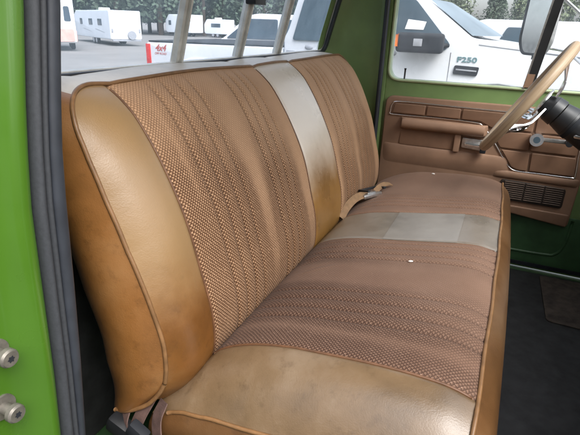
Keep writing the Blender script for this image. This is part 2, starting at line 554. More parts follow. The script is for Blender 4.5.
GD = [1.125, 1.165, 1.205, 1.245]
BACK_G = GA + GB + GC_ + GD
def pleat(y, G, w=0.0045, depth=0.0032):
    d = 0
    for g in G:
        d += math.exp(-((y - g) / w) ** 2)
    return min(d, 1.0)
def puff(y, G):
    """soft rise between neighbouring grooves"""
    h = 0
    for a, b in zip(G[:-1], G[1:]):
        if a < y < b and b - a < 0.06:
            h = math.sin(PI * (y - a) / (b - a))
    return h
def weave_c(y, G):
    c = 0.60
    for grp in (G[0:4], G[4:8], G[8:12], G[12:16]):
        if not grp: continue
        lo, hi = grp[0] - .02, grp[-1] + .02
        d = max(lo - y, y - hi, 0)
        c = max(c, 1.0 - d / 0.03 * 0.4)
    d = abs(y - YV)
    c = max(c, 1.0 - max(0, d - 0.04) / .04 * .4)
    return c

RT = ([0, .06, .14, .26, .40, .55, .70, .80, .90, .97, 1.0], [.024, .024, .026, .023, .026, .035, .033, .026, .012, .004, .003])
def end_round(y, t, w1=0.09, R2=0.04, w2=0.10):
    o = 0
    R1 = float(np.interp(t, *RT)); R2 *= 0.55 + 0.45 * min(1, (1 - t) * 2.5)
    if y < w1: o -= R1 * ((w1 - y) / w1) ** 2.3
    if y > W - w2: o -= R2 * ((y - (W - w2)) / w2) ** 2.3
    return o

SEAMS = (YV, YS1, YS2)
def back_pt(y, s, extra=0.0, G=BACK_G):
    x, z, nx, nz = back_base(s)
    tt = s / BLEN
    o = end_round(y, tt)
    # fullness between the seams
    for a, b, h in ((0.0, YV, .004), (YV, YS1, .006), (YS1, YS2, .003), (YS2, W, .005)):
        if a <= y <= b:
            o += h * math.sin(PI * (y - a) / (b - a))
    for g in SEAMS:
        o -= 0.0045 * math.exp(-((y - g) / 0.006) ** 2)
    top_blend = min(1, max(0, (BLEN - s) / 0.05))
    o -= 0.0036 * pleat(y, G) * top_blend
    o += (0.0012 if y < .4 else 0.0022) * puff(y, G) * top_blend
    # slight lumps of old foam
    o += 0.0018 * math.sin(9 * y + 3 * s) * math.sin(14 * s + 5 * y)
    o += extra
    return Vector((x + nx * o, y, z + nz * o))

def back_sheet(name, y0, y1, mat, parent, corner=None, dy=0.003, ns=80, fab=False):
    ny = max(4, int(round((y1 - y0) / dy)))
    V, F, UV, AW, AG = [], [], [], [], []
    for j in range(ns + 1):
        s = BLEN * j / ns
        a, b = y0, y1
        if corner == 'near': a = y0 + corner_in(s)
        if corner == 'far': b = y1 - corner_in(s)
        for i in range(ny + 1):
            y = a + (b - a) * i / ny
            V.append(back_pt(y, s))
            UV.append((y, s))
            AW.append(min(1.0, weave_c(y, BACK_G) * (1.55 - 1.15 * s / BLEN + 0.2 * math.sin(3 * s + 4 * y))))
            AG.append(pleat(y, BACK_G, 0.0026) * min(1, max(0, (BLEN - s) / 0.05)))
    n = ny + 1
    for j in range(ns):
        for i in range(ny):
            F.append((j * n + i, j * n + i + 1, (j + 1) * n + i + 1, (j + 1) * n + i))
    return obj(name, V, F, mat, parent, True, uv=UV, attrs={'weave': AW, 'groove': AG} if fab else None)

# outline of the face: up the near end, along the top, down the far end
def back_outline():
    out = []
    for j in range(0, 61):
        s = (BLEN - RC) * j / 60
        out.append((0.0, s))
    for k in range(1, 13):
        a = PI / 2 * k / 12
        s = BLEN - RC + RC * math.sin(a)
        out.append((corner_in(s), s))
    for i in range(1, 60):
        out.append((RC + (W - 2 * RC) * i / 60, BLEN))
    for k in range(12, -1, -1):
        a = PI / 2 * k / 12
        s = BLEN - RC + RC * math.sin(a)
        out.append((W - corner_in(s), s))
    for j in range(59, -1, -1):
        out.append((W, (BLEN - RC) * j / 60))
    return out
BO = back_outline()
BOP = [back_pt(y, s) for y, s in BO]

def back_body():
    m = len(BO)
    steps = 9
    V, F, UV = [], [], []
    FM = []
    for i, (y, s) in enumerate(BO):
        p = BOP[i]
        t = s / BLEN
        back = Vector((float(np.interp(t, [0, .06, .18, .40, 1], [-.112, -.132, -.160, -.168, -.120])), 0, float(np.interp(t, [0, .15, .45, 1], [-.062, -.045, -.020, .004]))))
        yp = BO[max(i - 1, 0)]; yn = BO[min(i + 1, m - 1)]
        dy, ds = yn[0] - yp[0], yn[1] - yp[1]
        l = math.hypot(dy, ds) or 1
        oy, os_ = -ds / l, dy / l
        x, z, nx, nz = back_base(min(max(s, 0.01), BLEN - 0.01))
        tx, tz = -nz, nx                       # along the profile, upward
        outn = Vector((tx * os_, oy, tz * os_))
        for k in range(steps + 1):
            q = k / steps
            bulge = 0.024 * math.sin(PI * min(q * 1.15, 1)) if abs(oy) > .5 else 0.010 * math.sin(PI * q)
            if q > 0.8: bulge -= 0.022 * ((q - .8) / .2) ** 2
            V.append(p + back * q + outn * bulge)
    n = steps + 1
    for i in range(m - 1):
        for k in range(steps):
            F.append((i * n + k, i * n + k + 1, (i + 1) * n + k + 1, (i + 1) * n + k))
            FM.append(1 if (12 * 5 + 6 < i < m - 66) else 0)
    # rear cover
    rear = [i * n + steps for i in range(m)]
    c = len(V)
    cen = sum((V[i] for i in rear), Vector()) / len(rear)
    V.append(cen)
    for i in range(m - 1):
        F.append((rear[i], c, rear[i + 1])); FM.append(0)
    # underside, near end to far end
    bot = len(V)
    for i in (0, m - 1):
        pass
    F.append((0 * n + 0, (m - 1) * n + 0, (m - 1) * n + steps, 0 * n + steps)); FM.append(0)
    return obj('backrest', V, F, None, seat, True, mats=[M['vinyl_side'], M['vinyl_top']], fmat=FM)
backrest = back_body()
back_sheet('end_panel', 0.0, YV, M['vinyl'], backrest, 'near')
back_sheet('fabric_panel', YV, YS1, M['fabric'], backrest, fab=True)
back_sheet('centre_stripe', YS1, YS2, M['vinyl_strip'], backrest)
back_sheet('fabric_panel', YS2, W, M['fabric'], backrest, 'far', fab=True)
tube('piping', [p + Vector((0.001, 0, 0.001)) for p in [p0_ for p0_ in BOP[7:]]], 0.0038, M['piping'], backrest, 8)
for y in SEAMS:
    tube('seam_welt', [back_pt(y, BLEN * j / 60, 0.0012) for j in range(2, 60)], 0.0022, M['piping_dark'], backrest, 6)
# welt round the bottom edge of the near end
p0 = BOP[6]
bw = catmull([BOP[8] + Vector((.001, 0, .001)), p0 + Vector((-.006, -.006, -.012)), p0 + Vector((-.03, -.014, -.040)), p0 + Vector((-.07, -.018, -.066)), p0 + Vector((-.105, -.016, -.080))], 6)
tube('bottom_welt', bw, 0.0042, M['piping'], backrest, 8)

# ---- cushion
CX0, CX1 = -0.05, 0.487
CG_A = [0.225, 0.262, 0.300, 0.340]
CG_B = [0.510, 0.545, 0.580, 0.618]
CG_C = [0.930, 0.962, 0.994, 1.026]
CUSH_G = CG_A + CG_B + CG_C
CPX = [-0.06, -0.02, 0.0, 0.035, 0.095, 0.16, 0.21, 0.33, 0.43, 0.487]
CPZ_END = [-0.09, -0.055, -0.036, 0.000, 0.034, 0.054, 0.062, 0.070, 0.064, 0.047]
CPZ_MID = [-0.09, -0.050, -0.028, 0.008, 0.032, 0.048, 0.056, 0.076, 0.090, 0.084]
_cx = np.array(catmull([(a,) for a in CPX], 8))[:, 0]
_ce = np.array(catmull([(a,) for a in CPZ_END], 8))[:, 0]
_cm = np.array(catmull([(a,) for a in CPZ_MID], 8))[:, 0]
RF = 0.055
def cush_x1(y):
    x = CX1 - 0.006 + 0.008 * math.sin(PI * y / W)
    if y < RF + .0: x -= RF - math.sqrt(max(RF * RF - (RF - max(y, 0)) ** 2, 0))
    yy = W - y
    if yy < RF * .6: x -= .6 * RF - math.sqrt(max((.6 * RF) ** 2 - (.6 * RF - max(yy, 0)) ** 2, 0))
    return x
def cush_z(x, y):
    m = math.sin(PI * min(max(y / W, 0), 1)) ** 0.7
    z = np.interp(x, _cx, _ce) * (1 - m) + np.interp(x, _cx, _cm) * m
    if y < 0.16:
        q = max(0, (0.125 - y) / 0.125)
        z -= float(np.interp(x, [-.05, 0, .056, .136, .2, .45], [.030, .042, .070, .092, .096, .082])) * q ** 2.3
        # the cushion end stands proud of the crease beside the backrest
        z += float(np.interp(x, [-.06, -.02, 0, .035, .095], [.024, .014, .010, .002, 0])) * min(1, (0.16 - y) / 0.10)
    if y > W - 0.10: z -= 0.034 * ((y - (W - 0.10)) / 0.10) ** 2.2
    fr = min(1, max(0, (CX1 - x) / 0.02))
    for a, b, h in ((YV, YS1, .004), (YS2, W, .004)):
        if a <= y <= b: z += h * math.sin(PI * (y - a) / (b - a)) * fr
    for g in SEAMS: z -= 0.004 * math.exp(-((y - g) / 0.006) ** 2)
    f = min(1, max(0, (x - 0.02) / 0.06)) * (0.4 + .6 * fr)
    wig = 0.004 * math.sin(11 * x + y * 3)
    z -= 0.0040 * pleat(y + wig, CUSH_G) * f
    z += 0.0020 * puff(y + wig, CUSH_G) * f
    z += 0.0016 * math.sin(13 * x + 6 * y) * math.sin(8 * y - 4 * x)
    # sat-in wrinkles beside the crease
    for (wx, wy, an, ln, am) in ((0.075, 0.50, 0.55, 0.055, .0035), (0.13, 0.585, 0.75, 0.05, .0026), (0.10, 0.44, 0.5, 0.04, .0018), (0.15, 0.53, .95, .03, .002), (0.10, 0.93, 0.5, 0.05, .0022)):
        dx, dy = x - wx, y - wy
        a = dx * math.cos(an) + dy * math.sin(an); b = -dx * math.sin(an) + dy * math.cos(an)
        z += am * math.exp(-(a / ln) ** 2) * (math.exp(-(b / .006) ** 2) - .7 * math.exp(-((b - .012) / .008) ** 2))
    return z
def cush_pt(y, u, lift=0.0):
    x = CX0 + (cush_x1(y) - CX0) * u
    return Vector((x, y, cush_z(x, y) + lift))
def cush_sheet(name, y0, y1, mat, parent, dy=0.003, nu=110, fab=False, u0=0.0, u1=1.0, lift=0.0, yj=None):
    ny = max(4, int(round((y1 - y0) / dy)))
    V, F, UV, AW, AG = [], [], [], [], []
    for i in range(ny + 1):
        for j in range(nu + 1):
            y = y0 + (y1 - y0) * i / ny
            u = u0 + (u1 - u0) * j / nu
            p = cush_pt(y, u, lift)
            V.append(p); UV.append((y, p.x))
            wig = 0.004 * math.sin(11 * p.x + y * 3)
            AW.append(weave_c(y, CUSH_G) * (0.72 + 0.28 * math.sin(5 * p.x + 4 * y)))
            AG.append(0.8 * pleat(y + wig, CUSH_G, 0.0026) * min(1, max(0, (p.x - 0.02) / 0.06)))
    n = nu + 1
    for i in range(ny):
        for j in range(nu):
            F.append((i * n + j, i * n + j + 1, (i + 1) * n + j + 1, (i + 1) * n + j))
    return obj(name, V, F, mat, parent, True, uv=UV, attrs={'weave': AW, 'groove': AG} if fab else None)

def cush_outline():
    out = []
    for j in range(0, 41): out.append((0.0, j / 40))
    for k in range(1, 10): out.append((RF * (1 - math.cos(PI / 2 * k / 9)), 1.0))
    for i in range(1, 60): out.append((RF + (W - RF * 1.6) * i / 60, 1.0))
    for k in range(9, -1, -1): out.append((W - .6 * RF * (1 - math.cos(PI / 2 * k / 9)), 1.0))
    for j in range(39, -1, -1): out.append((W, j / 40))
    return out
CO = cush_outline()
COP = [cush_pt(y, u) for y, u in CO]
def cush_body():
    m = len(CO); steps = 10
    V, F = [], []
    for i in range(m):
        p = COP[i]; a = COP[max(i - 1, 0)]; b = COP[min(i + 1, m - 1)]
        t = (b - a); t.z = 0; t.normalize()
        outn = Vector((t.y, -t.x, 0))
        for k in range(steps + 1):
            q = k / steps
            front = max(0, outn.x)
            bulge = (0.018 + 0.026 * front) * math.sin(PI * min(1, q * 1.25) ** .75 * .92) - 0.03 * q * q
            V.append(Vector((p.x, p.y, p.z + (-0.20 - p.z) * q)) + outn * bulge)
    n = steps + 1
    for i in range(m - 1):
        for k in range(steps):
            F.append((i * n + k, (i + 1) * n + k, (i + 1) * n + k + 1, i * n + k + 1))
    F.append(tuple(i * n + steps for i in range(m)))
    F.append(tuple([0 * n + k for k in range(n)] + [(m - 1) * n + k for k in range(n - 1, -1, -1)]))
    return obj('cushion', V, F, M['vinyl_front'], seat, True)
cushion = cush_body()
cush_sheet('end_panel', 0.0, YV, M['vinyl_seat'], cushion)
cush_sheet('fabric_panel', YV, YS1, M['fabric_seat'], cushion, fab=True)
cush_sheet('centre_stripe', YS1, YS2, M['vinyl_strip_seat'], cushion)
cush_sheet('fabric_panel', YS2, W, M['fabric_seat'], cushion, fab=True)
cush_sheet('worn_patch', YS1 + 0.004, YS2 - 0.004, M['vinyl_patch'], cushion, u0=0.47, u1=0.82, lift=0.0012)
pp = [p + Vector((0.001, -0.001, 0.002)) for p in COP[3:]]
pp = [p + Vector((0.0009 * math.sin(i * .55), 0, 0.0006 * math.sin(i * 1.1))) for i, p in enumerate(pp)]
tube('piping', pp, 0.0036, M['piping'], cushion, 8)
for y in (YV,):
    tube('seam_welt', [cush_pt(y, j / 70, 0.0012) for j in range(8, 70)], 0.0024, M['piping_dark'], cushion, 6)
for y in (YS1, YS2):
    tube('seam_welt', [cush_pt(y, j / 70, 0.0003) for j in range(8, 70)], 0.0016, M['piping_dark'], cushion, 6)
# seat riser under the cushion
box('seat_base', (0.0, 0.06, -0.322), (0.42, W - 0.06, -0.19), M['black'], seat, 0.01)

# bits of pale lint lying on the fabric
bm = bmesh.new()
for (x, y, r) in ((0.305, 0.505, .0035),):
    z = cush_z(x, y)
    mat_ = Matrix.Translation((x, y, z + .003)) @ Matrix.Rotation(.5, 4, 'Z') @ Matrix.Diagonal((1.7, .8, .6, 1))
    bmesh.ops.create_icosphere(bm, subdivisions=2, radius=r, matrix=mat_)
tag(from_bm('lint_speck', bm, M['lint'], smooth=True), 'tiny white crumb on the near fabric of the seat cushion', 'crumb')
bm = bmesh.new()
x, y = 0.235, 1.31
bmesh.ops.create_icosphere(bm, subdivisions=2, radius=.004, matrix=Matrix.Translation((x, y, cush_z(x, y) + .003)) @ Matrix.Diagonal((1.6, .9, .6, 1)))
tag(from_bm('lint_speck', bm, M['lint'], smooth=True), 'tiny white crumb at the far driver end of the seat cushion', 'crumb')

# ------------------------------------------------------------------ SEAT BELTS
def ribbon(name, pts, w, side, mat, parent, th=0.0022):
    P = [Vector(p) for p in catmull(pts, 8)]
    V, F = [], []
    for i, p in enumerate(P):
        t = (P[min(i + 1, len(P) - 1)] - P[max(i - 1, 0)]).normalized()
        s = Vector(side[0]).lerp(Vector(side[1]), i / (len(P) - 1))
        s = (s - t * s.dot(t)).normalized(); nn = t.cross(s)
        for a, b in ((-1, -1), (1, -1), (1, 1), (-1, 1)):
            V.append(p + s * (a * w / 2) + nn * (b * th / 2))
    for i in range(len(P) - 1):
        for k in range(4):
            l = (k + 1) % 4
            F.append((i * 4 + k, i * 4 + l, i * 4 + 4 + l, i * 4 + 4 + k))
    F.append((3, 2, 1, 0)); F.append(tuple((len(P) - 1) * 4 + k for k in range(4)))
    return obj(name, V, F, mat, parent)

belt = thing('seat_belt', 'tan lap belt stub with chrome buckle lying in the seat crease', 'seat belt', (0.02, 0.98, 0.01))
ribbon('webbing', [(0.016, 0.870, 0.000), (0.022, 0.905, 0.026), (0.034, 0.945, 0.044), (0.048, 0.985, 0.048), (0.058, 1.015, 0.040)], 0.026, ((0.62, 0, -.72), (0.75, 0, -.6)), M['webbing'], belt)
ribbon('webbing', [(0.076, 1.06, 0.046), (0.086, 1.10, 0.056), (0.098, 1.125, 0.058), (0.110, 1.15, 0.052)], 0.020, ((0.8, 0, -.45), (0.9, 0, -.3)), M['webbing'], belt)
rotb = Matrix.Rotation(math.radians(62), 3, 'Z') @ Matrix.Rotation(math.radians(-12), 3, 'X')
bk = box('buckle', (0.062 - .045, 1.03 - .022, 0.030), (0.062 + .045, 1.03 + .022, 0.046), M['chrome_dull'], belt, 0.006, rot=rotb)
box('release_button', (0.062 - .018, 1.03 - .013, 0.0463), (0.062 + .022, 1.03 + .013, 0.0515), M['chrome'], bk, 0.002, rot=rotb, pivot=(0.062, 1.03, 0.038))
bm = bmesh.new()
for (a, b) in ((-.046, -.034), (.034, .046)):
    add_box(bm, (0.072 + a, 1.065 - .024, .048), (0.072 + b, 1.065 + .024, .056), .002, 2)
add_box(bm, (0.072 - .046, 1.065 + .016, .048), (0.072 + .046, 1.065 + .026, .056), .002, 2)
Rm = rotb
for v in bm.verts: v.co = Rm @ (v.co - Vector((0.072, 1.05, .04))) + Vector((0.078, 1.06, .040))
from_bm('belt_tongue', bm, M['black'], belt)

belt2 = thing('seat_belt', 'dark mauve lap belt hanging in a tangle below the near seat corner', 'seat belt', (-0.06, 0.0, -0.15))
ribbon('webbing', [(-0.055, 0.005, -0.060), (-0.060, -0.022, -0.085), (-0.066, -0.035, -0.12), (-0.060, -0.035, -0.17), (-0.05, -.03, -.22)], 0.030, ((.9, -.4, 0), (.95, -.1, .2)), M['webbing_dark'], belt2)
ribbon('webbing', [(-0.02, 0.0, -0.050), (-0.022, -0.020, -0.075), (-0.012, -0.034, -0.11), (-0.002, -0.034, -0.16), (0.004, -.03, -.22)], 0.030, ((.8, -.5, .2), (.95, 0, .1)), M['webbing_dark'], belt2)
ribbon('webbing', [(-0.10, -0.01, -0.09), (-0.092, -0.03, -0.105), (-0.088, -0.036, -0.14), (-0.095, -0.036, -0.2)], 0.026, ((.8, -.5, .2), (.9, 0, .3)), M['webbing_dark'], belt2)
box('anchor_sleeve', (-0.125, -0.045, -0.135), (-0.075, -0.018, -0.100), M['black'], belt2, 0.008, rot=Matrix.Rotation(.35, 3, 'Y'))
box('buckle', (-0.07, -0.05, -0.115), (-0.03, -0.03, -0.085), M['darkgrey'], belt2, 0.006, rot=Matrix.Rotation(.5, 3, 'Y'))

# ------------------------------------------------------------------ PICKUP CAB
truck = thing('pickup_truck', 'lime green pickup cab with its door open around the brown bench seat', 'pickup truck', (0.3, 0.735, -0.34))
RWX, RWZ, LEAN = -0.30, 0.478, math.tan(math.radians(15.5))
def rw(y, z, c=0.0):           # rear wall plane: vertical below the sill, leaning forward above it
    return Vector((RWX + max(0, z - RWZ) * LEAN + c, y, z))
YL, YR = -0.02, 1.50
ROOF = 0.93
# rear wall with the window opening
op = rrect(0.005, 0.470, 1.462, 0.885, 0.035)
plate('rear_wall', [(-0.19, -0.34), (1.545, -0.34), (1.545, 0.3), (1.545, RWZ - .02), (1.52, ROOF), (-0.08, ROOF), (-0.15, RWZ - .02), (-0.19, .1)], [op], 0.02, M['green_dark'], truck, lambda a, b, c: rw(a, b, -0.035 + c), 0.003)
# corner panels between rear wall and door openings (far side seen)
def corner_panel(y, sgn, m=M['green_dark']):
    V, F = [], []
    zs = [-0.34, 0.0, 0.2, 0.35, 0.45, 0.55, 0.65, 0.75, 0.85, ROOF]
    n = 12
    for z in zs:
        a = rw(y - sgn * 0.10, z, -0.010); b = Vector((-0.062, y + sgn * 0.012, z))
        c = Vector((a.x + .005, y + sgn * 0.02, z))
        for k in range(n + 1):
            t = k / n
            V.append((1 - t) ** 2 * a + 2 * t * (1 - t) * c + t * t * b)
    for i in range(len(zs) - 1):
        for k in range(n):
            q = (i * (n + 1) + k, i * (n + 1) + k + 1, (i + 1) * (n + 1) + k + 1, (i + 1) * (n + 1) + k)
            F.append(q if sgn < 0 else q[::-1])
    return obj('corner_panel', V, F, m, truck, True)
corner_panel(1.50, 1)
# far door seal
def seal_path(y): return [(-0.054, y, z) for z in np.linspace(-0.33, 0.9, 24)]
box('pillar_post', (-0.085, 1.512, -0.33), (-0.036, 1.565, 0.925), M['green_dark'], truck, 0.006)
sp = seal_path(1.497)
sec = [(0.010 * math.cos(a), 0.012 * math.sin(a)) for a in np.linspace(0, 2 * PI, 12, endpoint=False)]
sweep('weatherstrip', sp, sec, M['rubber'], truck, lambda i: ((1, 0, 0), (0, 1, 0)))
# near door jamb: outline rows z -> Y of inner edge, seal split, green edge, ridge
JZ = [0.95, 0.75, 0.599, 0.49, 0.431, 0.367, 0.247, 0.13, 0.0, -0.15, -0.33]
JA = [-0.045, -0.068, -0.085, -0.104, -0.113, -0.119, -0.127, -0.136, -0.149, -0.160, -0.165]
JB = [-0.062, -0.084, -0.101, -0.120, -0.129, -0.136, -0.143, -0.149, -0.158, -0.168, -0.173]
JC = [-0.085, -0.107, -0.124, -0.143, -0.152, -0.160, -0.166, -0.172, -0.182, -0.192, -0.197]
def jrow(T, z): return float(np.interp(z, JZ[::-1], T[::-1]))
zs = list(np.linspace(-0.33, 0.93, 64))
def jamb_strip(name, prof, mat):
    """prof(z) -> list of (x,y)"""
    V, F = [], []
    n = len(prof(0))
    for z in zs:
        for x, y in prof(z): V.append((x, y, z))
    for i in range(len(zs) - 1):
        for k in range(n - 1):
            F.append((i * n + k, (i + 1) * n + k, (i + 1) * n + k + 1, i * n + k + 1))
    return obj(name, V, F, mat, truck, True)
def jamb_prof(z):
    c = jrow(JC, z)
    b = jrow(JA, z)
    return [(-0.30, b - .025), (-0.075, b - .022), (-0.066, b - .015), (-0.060, b - 0.012), (-0.058, c + .004), (-0.055, c), (-0.047, c - 0.006), (-0.045, c - 0.012), (-0.046, c - 0.020), (-0.051, c - 0.028), (-0.060, c - 0.037), (-0.065, c - 0.050), (-0.066, c - 0.075), (-0.067, c - 0.105), (-0.072, c - 0.120), (-0.085, c - 0.128), (-0.20, c - 0.130), (-0.5, c - 0.130)]
jamb = jamb_strip('door_jamb', jamb_prof, M['green'])
def lobe(ya, yb, x0, h, n=9):
    out = []
    for k in range(n + 1):
        a = PI * k / n
        out.append((x0 + h * math.sin(a) ** 0.7, (ya + yb) / 2 + (ya - yb) / 2 * math.cos(a)))
    return out
seal_in = jamb_strip('weatherstrip', lambda z: [(-0.085, jrow(JA, z) - .012), (-0.07, jrow(JA, z) - .002)] + [(-0.062 + .016, jrow(JA, z) + .002), (-0.0435, jrow(JA, z) - .001), (-0.0425, jrow(JB, z) + .002), (-0.047, jrow(JB, z) + .0005), (-0.055, jrow(JB, z) - .001)], M['rubber'])
jamb_strip('weatherstrip_bulb', lambda z: lobe(jrow(JB, z) + .001, jrow(JB, z) - 0.009, -0.057, 0.013) + lobe(jrow(JB, z) - 0.009, jrow(JC, z) + .0005, -0.058, 0.017)[1:], M['rubber_gray'])
# striker bolts on the jamb
def bolt(y, z, r=0.0125, x=-0.0655):
    bm = bmesh.new()
    rot = Matrix.Rotation(PI / 2, 4, 'Y')
    def cyl(x0, x1, ra, rb, seg=24, mi=0):
        mt = Matrix.Translation(((x0 + x1) / 2, y, z)) @ rot
        bmesh.ops.create_cone(bm, cap_ends=True, segments=seg, radius1=ra, radius2=rb, depth=x1 - x0, matrix=mt)
    cyl(x - .004, x + 0.003, r * 1.5, r * 1.45)
    cyl(x + 0.003, x + 0.020, r * .62, r * .62)
    cyl(x + 0.020, x + 0.026, r * 1.02, r * 1.02)
    cyl(x + 0.026, x + 0.029, r * 1.02, r * .86)
    o = from_bm('striker_bolt', bm, M['bolt'], truck)
    smooth_by_angle(o)
    bm = bmesh.new()
    star = []
    for k in range(12):
        a = 2 * PI * k / 12; rr = r * (0.42 if k % 2 == 0 else 0.28)
        star.append(bm.verts.new((x + 0.0294, y + rr * math.cos(a), z + rr * math.sin(a))))
    bm.faces.new(star)
    from_bm('bolt_socket', bm, M['darkgrey'], o)
    return o
bolt(-0.2345, 0.205, .0115)
bolt(-0.2415, 0.126, .0115)
# floor pan, sills, roof, windshield, dash (block and shape the light)
box('floor_pan', (-0.32, -0.02, -0.36), (1.20, 1.50, -0.338), M['green_floor'], truck, 0.004)
box('rocker_sill', (-0.30, -0.19, -0.40), (1.20, -0.021, -0.325), M['green'], truck, 0.012)
box('rocker_sill', (-0.30, 1.501, -0.40), (1.20, 1.62, -0.350), M['green'], truck, 0.012)
box('roof', (-0.24, -0.06, ROOF + .005), (0.62, 1.54, ROOF + 0.055), M['green_dark'], truck, 0.02)
box('bounce_headliner', (-0.20, -0.02, ROOF - .012), (0.60, 1.50, ROOF + .003), M['bounce_headliner'], truck, 0.004)  # unseen; added in a light tone to bounce light into the upper cab
box('header_rail', (-0.10, -0.085, 0.89), (0.62, -0.025, ROOF + .004), M['green_dark'], truck, 0.012)
box('firewall', (1.18, -0.06, -0.34), (1.21, 1.54, 0.40), M['green_dark'], truck, 0.004)
dash = box('dashboard', (0.84, -0.02, -0.02), (1.178, 1.49, 0.40), M['panel'], truck, 0.04, seg=4)
obj('windshield', [(1.15, -0.02, 0.40), (1.15, 1.49, 0.40), (0.63, 1.46, 0.93), (0.63, 0.0, 0.93)], [(0, 1, 2, 3)], M['glass_ws'], truck)
tube('windshield_pillar', [(1.14, -0.04, 0.38), (0.62, -0.02, 0.93)], 0.03, M['green_dark'], truck)
tube('windshield_pillar', [(1.14, 1.51, 0.38), (0.62, 1.48, 0.93)], 0.03, M['green_dark'], truck)
# the near door, swung open beyond the right edge of the picture
pd = plate('open_door', round_poly([(0, -0.338), (1.07, -0.338), (1.07, 0.91), (0.40, 0.91), (0, 0.36)], .04), [round_poly([(0.06, 0.388), (1.02, 0.388), (1.02, 0.865), (0.42, 0.865)], .04)], 0.06, M['green_dark'], truck, lambda a, b, c: Vector((1.06, -0.20, b)) + Vector((0.30, -0.954, 0)) * a + Vector((-0.954, -0.30, 0)) * (c), 0.006)
plate('open_door_panel', round_poly([(0.10, -0.12), (1.0, -0.12), (1.0, 0.31), (0.10, 0.31)], .04), [], 0.02, M['panel'], pd, lambda a, b, c: Vector((1.06, -0.20, b)) + Vector((0.30, -0.954, 0)) * a + Vector((-0.954, -0.30, 0)) * (c + .061), 0.005)
# own cargo bed behind the window
bedm = box('cargo_bed', (-0.47, -0.10, -0.30), (-0.41, 1.57, 0.472), M['green'], truck, 0.008)
# rear sliding window
box('rear_dark_sheet', (-0.315, -0.12, -0.335), (-0.303, 1.50, 0.40), M['mat'], truck, 0.004)  # added black sheet that darkens the gap between seal and seat
rwf = plate('rear_window_frame', rrect(-0.005, 0.462, 1.470, 0.893, 0.04), [rrect(0.022, 0.4905, 1.437, 0.868, 0.028)], 0.026, M['alu'], truck, lambda a, b, c: rw(a, b, -0.022 + c), 0.003)
plate('window_seal', rrect(0.010, 0.478, 1.4545, 0.880, 0.036), [rrect(0.030, 0.488, 1.430, 0.860, 0.026)], 0.012, M['rubber'], rwf, lambda a, b, c: rw(a, b, 0.0045 + c), 0.002)
ledge = sweep('window_sill', [rw(y, 0.462, 0) for y in np.linspace(-0.03, 1.50, 20)], [(-0.012, 0.006), (0.010, 0.006), (0.020, 0.0), (0.022, -0.008), (0.012, -0.012), (0.014, -0.03), (-0.012, -0.03)], M['sill'], rwf, lambda i: ((1, 0, 0), (0, 0, 1)), False)
for y in (0.458, 0.745, 1.006):
    w = 0.0088
    P = [rw(y, z, 0.0) for z in (0.486, 0.60, 0.72, 0.868)]
    sweep('divider', P, [(-w, -.014), (w * .1, -.014), (w * .1, -.004), (w, -.004), (w, .012), (w * .3, .012), (w * .3, .004), (-w, .004)], M['alu'], rwf, lambda i: ((0, 1, 0), (1, 0, 0)), False)
    P2 = [rw(y + .0108, z, -0.004) for z in (0.486, 0.60, 0.72, 0.868)]
    sweep('divider_gasket', P2, [(-.003, -.008), (.003, -.008), (.003, .008), (-.003, .008)], M['rubber'], rwf, lambda i: ((0, 1, 0), (1, 0, 0)), False)
box('latch', (RWX + .043, 0.722, 0.630), (RWX + .075, 0.785, 0.672), M['black'], rwf, 0.004)
for a, b, c in ((0.020, 0.447, -.010), (0.468, 0.738, -.004), (0.754, 0.996, -.004), (1.017, 1.44, -.010)):
    obj('glass_pane', [rw(a, .487, c), rw(b, .487, c), rw(b, .87, c), rw(a, .87, c)], [(0, 1, 2, 3)], M['glass'], rwf)

# floor mat
fm = thing('floor_mat', 'black rubber floor mat in the dark driver footwell', 'floor mat', (0.6, 0.74, -0.337))
obj_ = plate('mat_sheet', rrect(0.05, 0.01, 1.15, 1.47, 0.03), [], 0.006, M['mat'], fm, lambda a, b, c: (a, b, -0.3365 + c), 0.002)
patch = plate('carpet_patch', round_poly([(0.70, 1.10), (1.0, 1.09), (1.02, 1.45), (0.69, 1.45)], .02), [], 0.004, M['carpet'], fm, lambda a, b, c: (a, b, -0.3295 + c), 0.001)

# ------------------------------------------------------------------ DRIVER DOOR
door = thing('driver_door', 'closed far door with brown moulded trim panel below its green window frame', 'door', (0.4, 1.54, -0.33))
dmap = lambda Y: (lambda a, b, c: (a, Y - c, b))
win = round_poly([(-0.024, 0.388), (0.99, 0.388), (0.66, 0.875), (-0.024, 0.875)], [.05, .03, .04, .04], 8)
plate('door_shell', round_poly([(-0.040, -0.338), (1.03, -0.338), (1.05, 0.35), (0.68, 0.91), (-0.040, 0.91)], [.02, .05, .05, .03, .02]), [win], 0.05, M['green_dark'], door, dmap(1.572), 0.006)
# lip of the opening, its highlight put into the pale colour
tube('window_lip', [(x, 1.521, z) for x, z in round_poly([(-0.028, 0.384), (0.995, 0.384), (0.664, 0.88), (-0.028, 0.88)], [.05, .03, .04, .04], 8)], 0.006, M['lip'], door, 8, closed=True)
obj('window_glass', [(-0.03, 1.555, 0.38), (0.51, 1.555, 0.38), (0.56, 1.55, 0.88), (-0.03, 1.55, 0.88)], [(0, 1, 2, 3)], M['glass_door'], door)
obj('vent_glass', [(0.515, 1.555, 0.38), (1.0, 1.555, 0.38), (0.665, 1.55, 0.88), (0.565, 1.55, 0.88)], [(0, 1, 2, 3)], M['glass_door'], door)
def bar(name, p, q, wx, wy, mat, par):
    P = [Vector(p).lerp(Vector(q), t) for t in np.linspace(0, 1, 4)]
    return sweep(name, P, [(-wx, -wy), (wx, -wy), (wx, wy), (-wx, wy)], mat, par, lambda i: ((1, 0, 0), (0, 1, 0)), False)
vb = bar('vent_bar', (0.507, 1.53, 0.386), (0.567, 1.53, 0.88), 0.015, 0.012, M['black'], door)
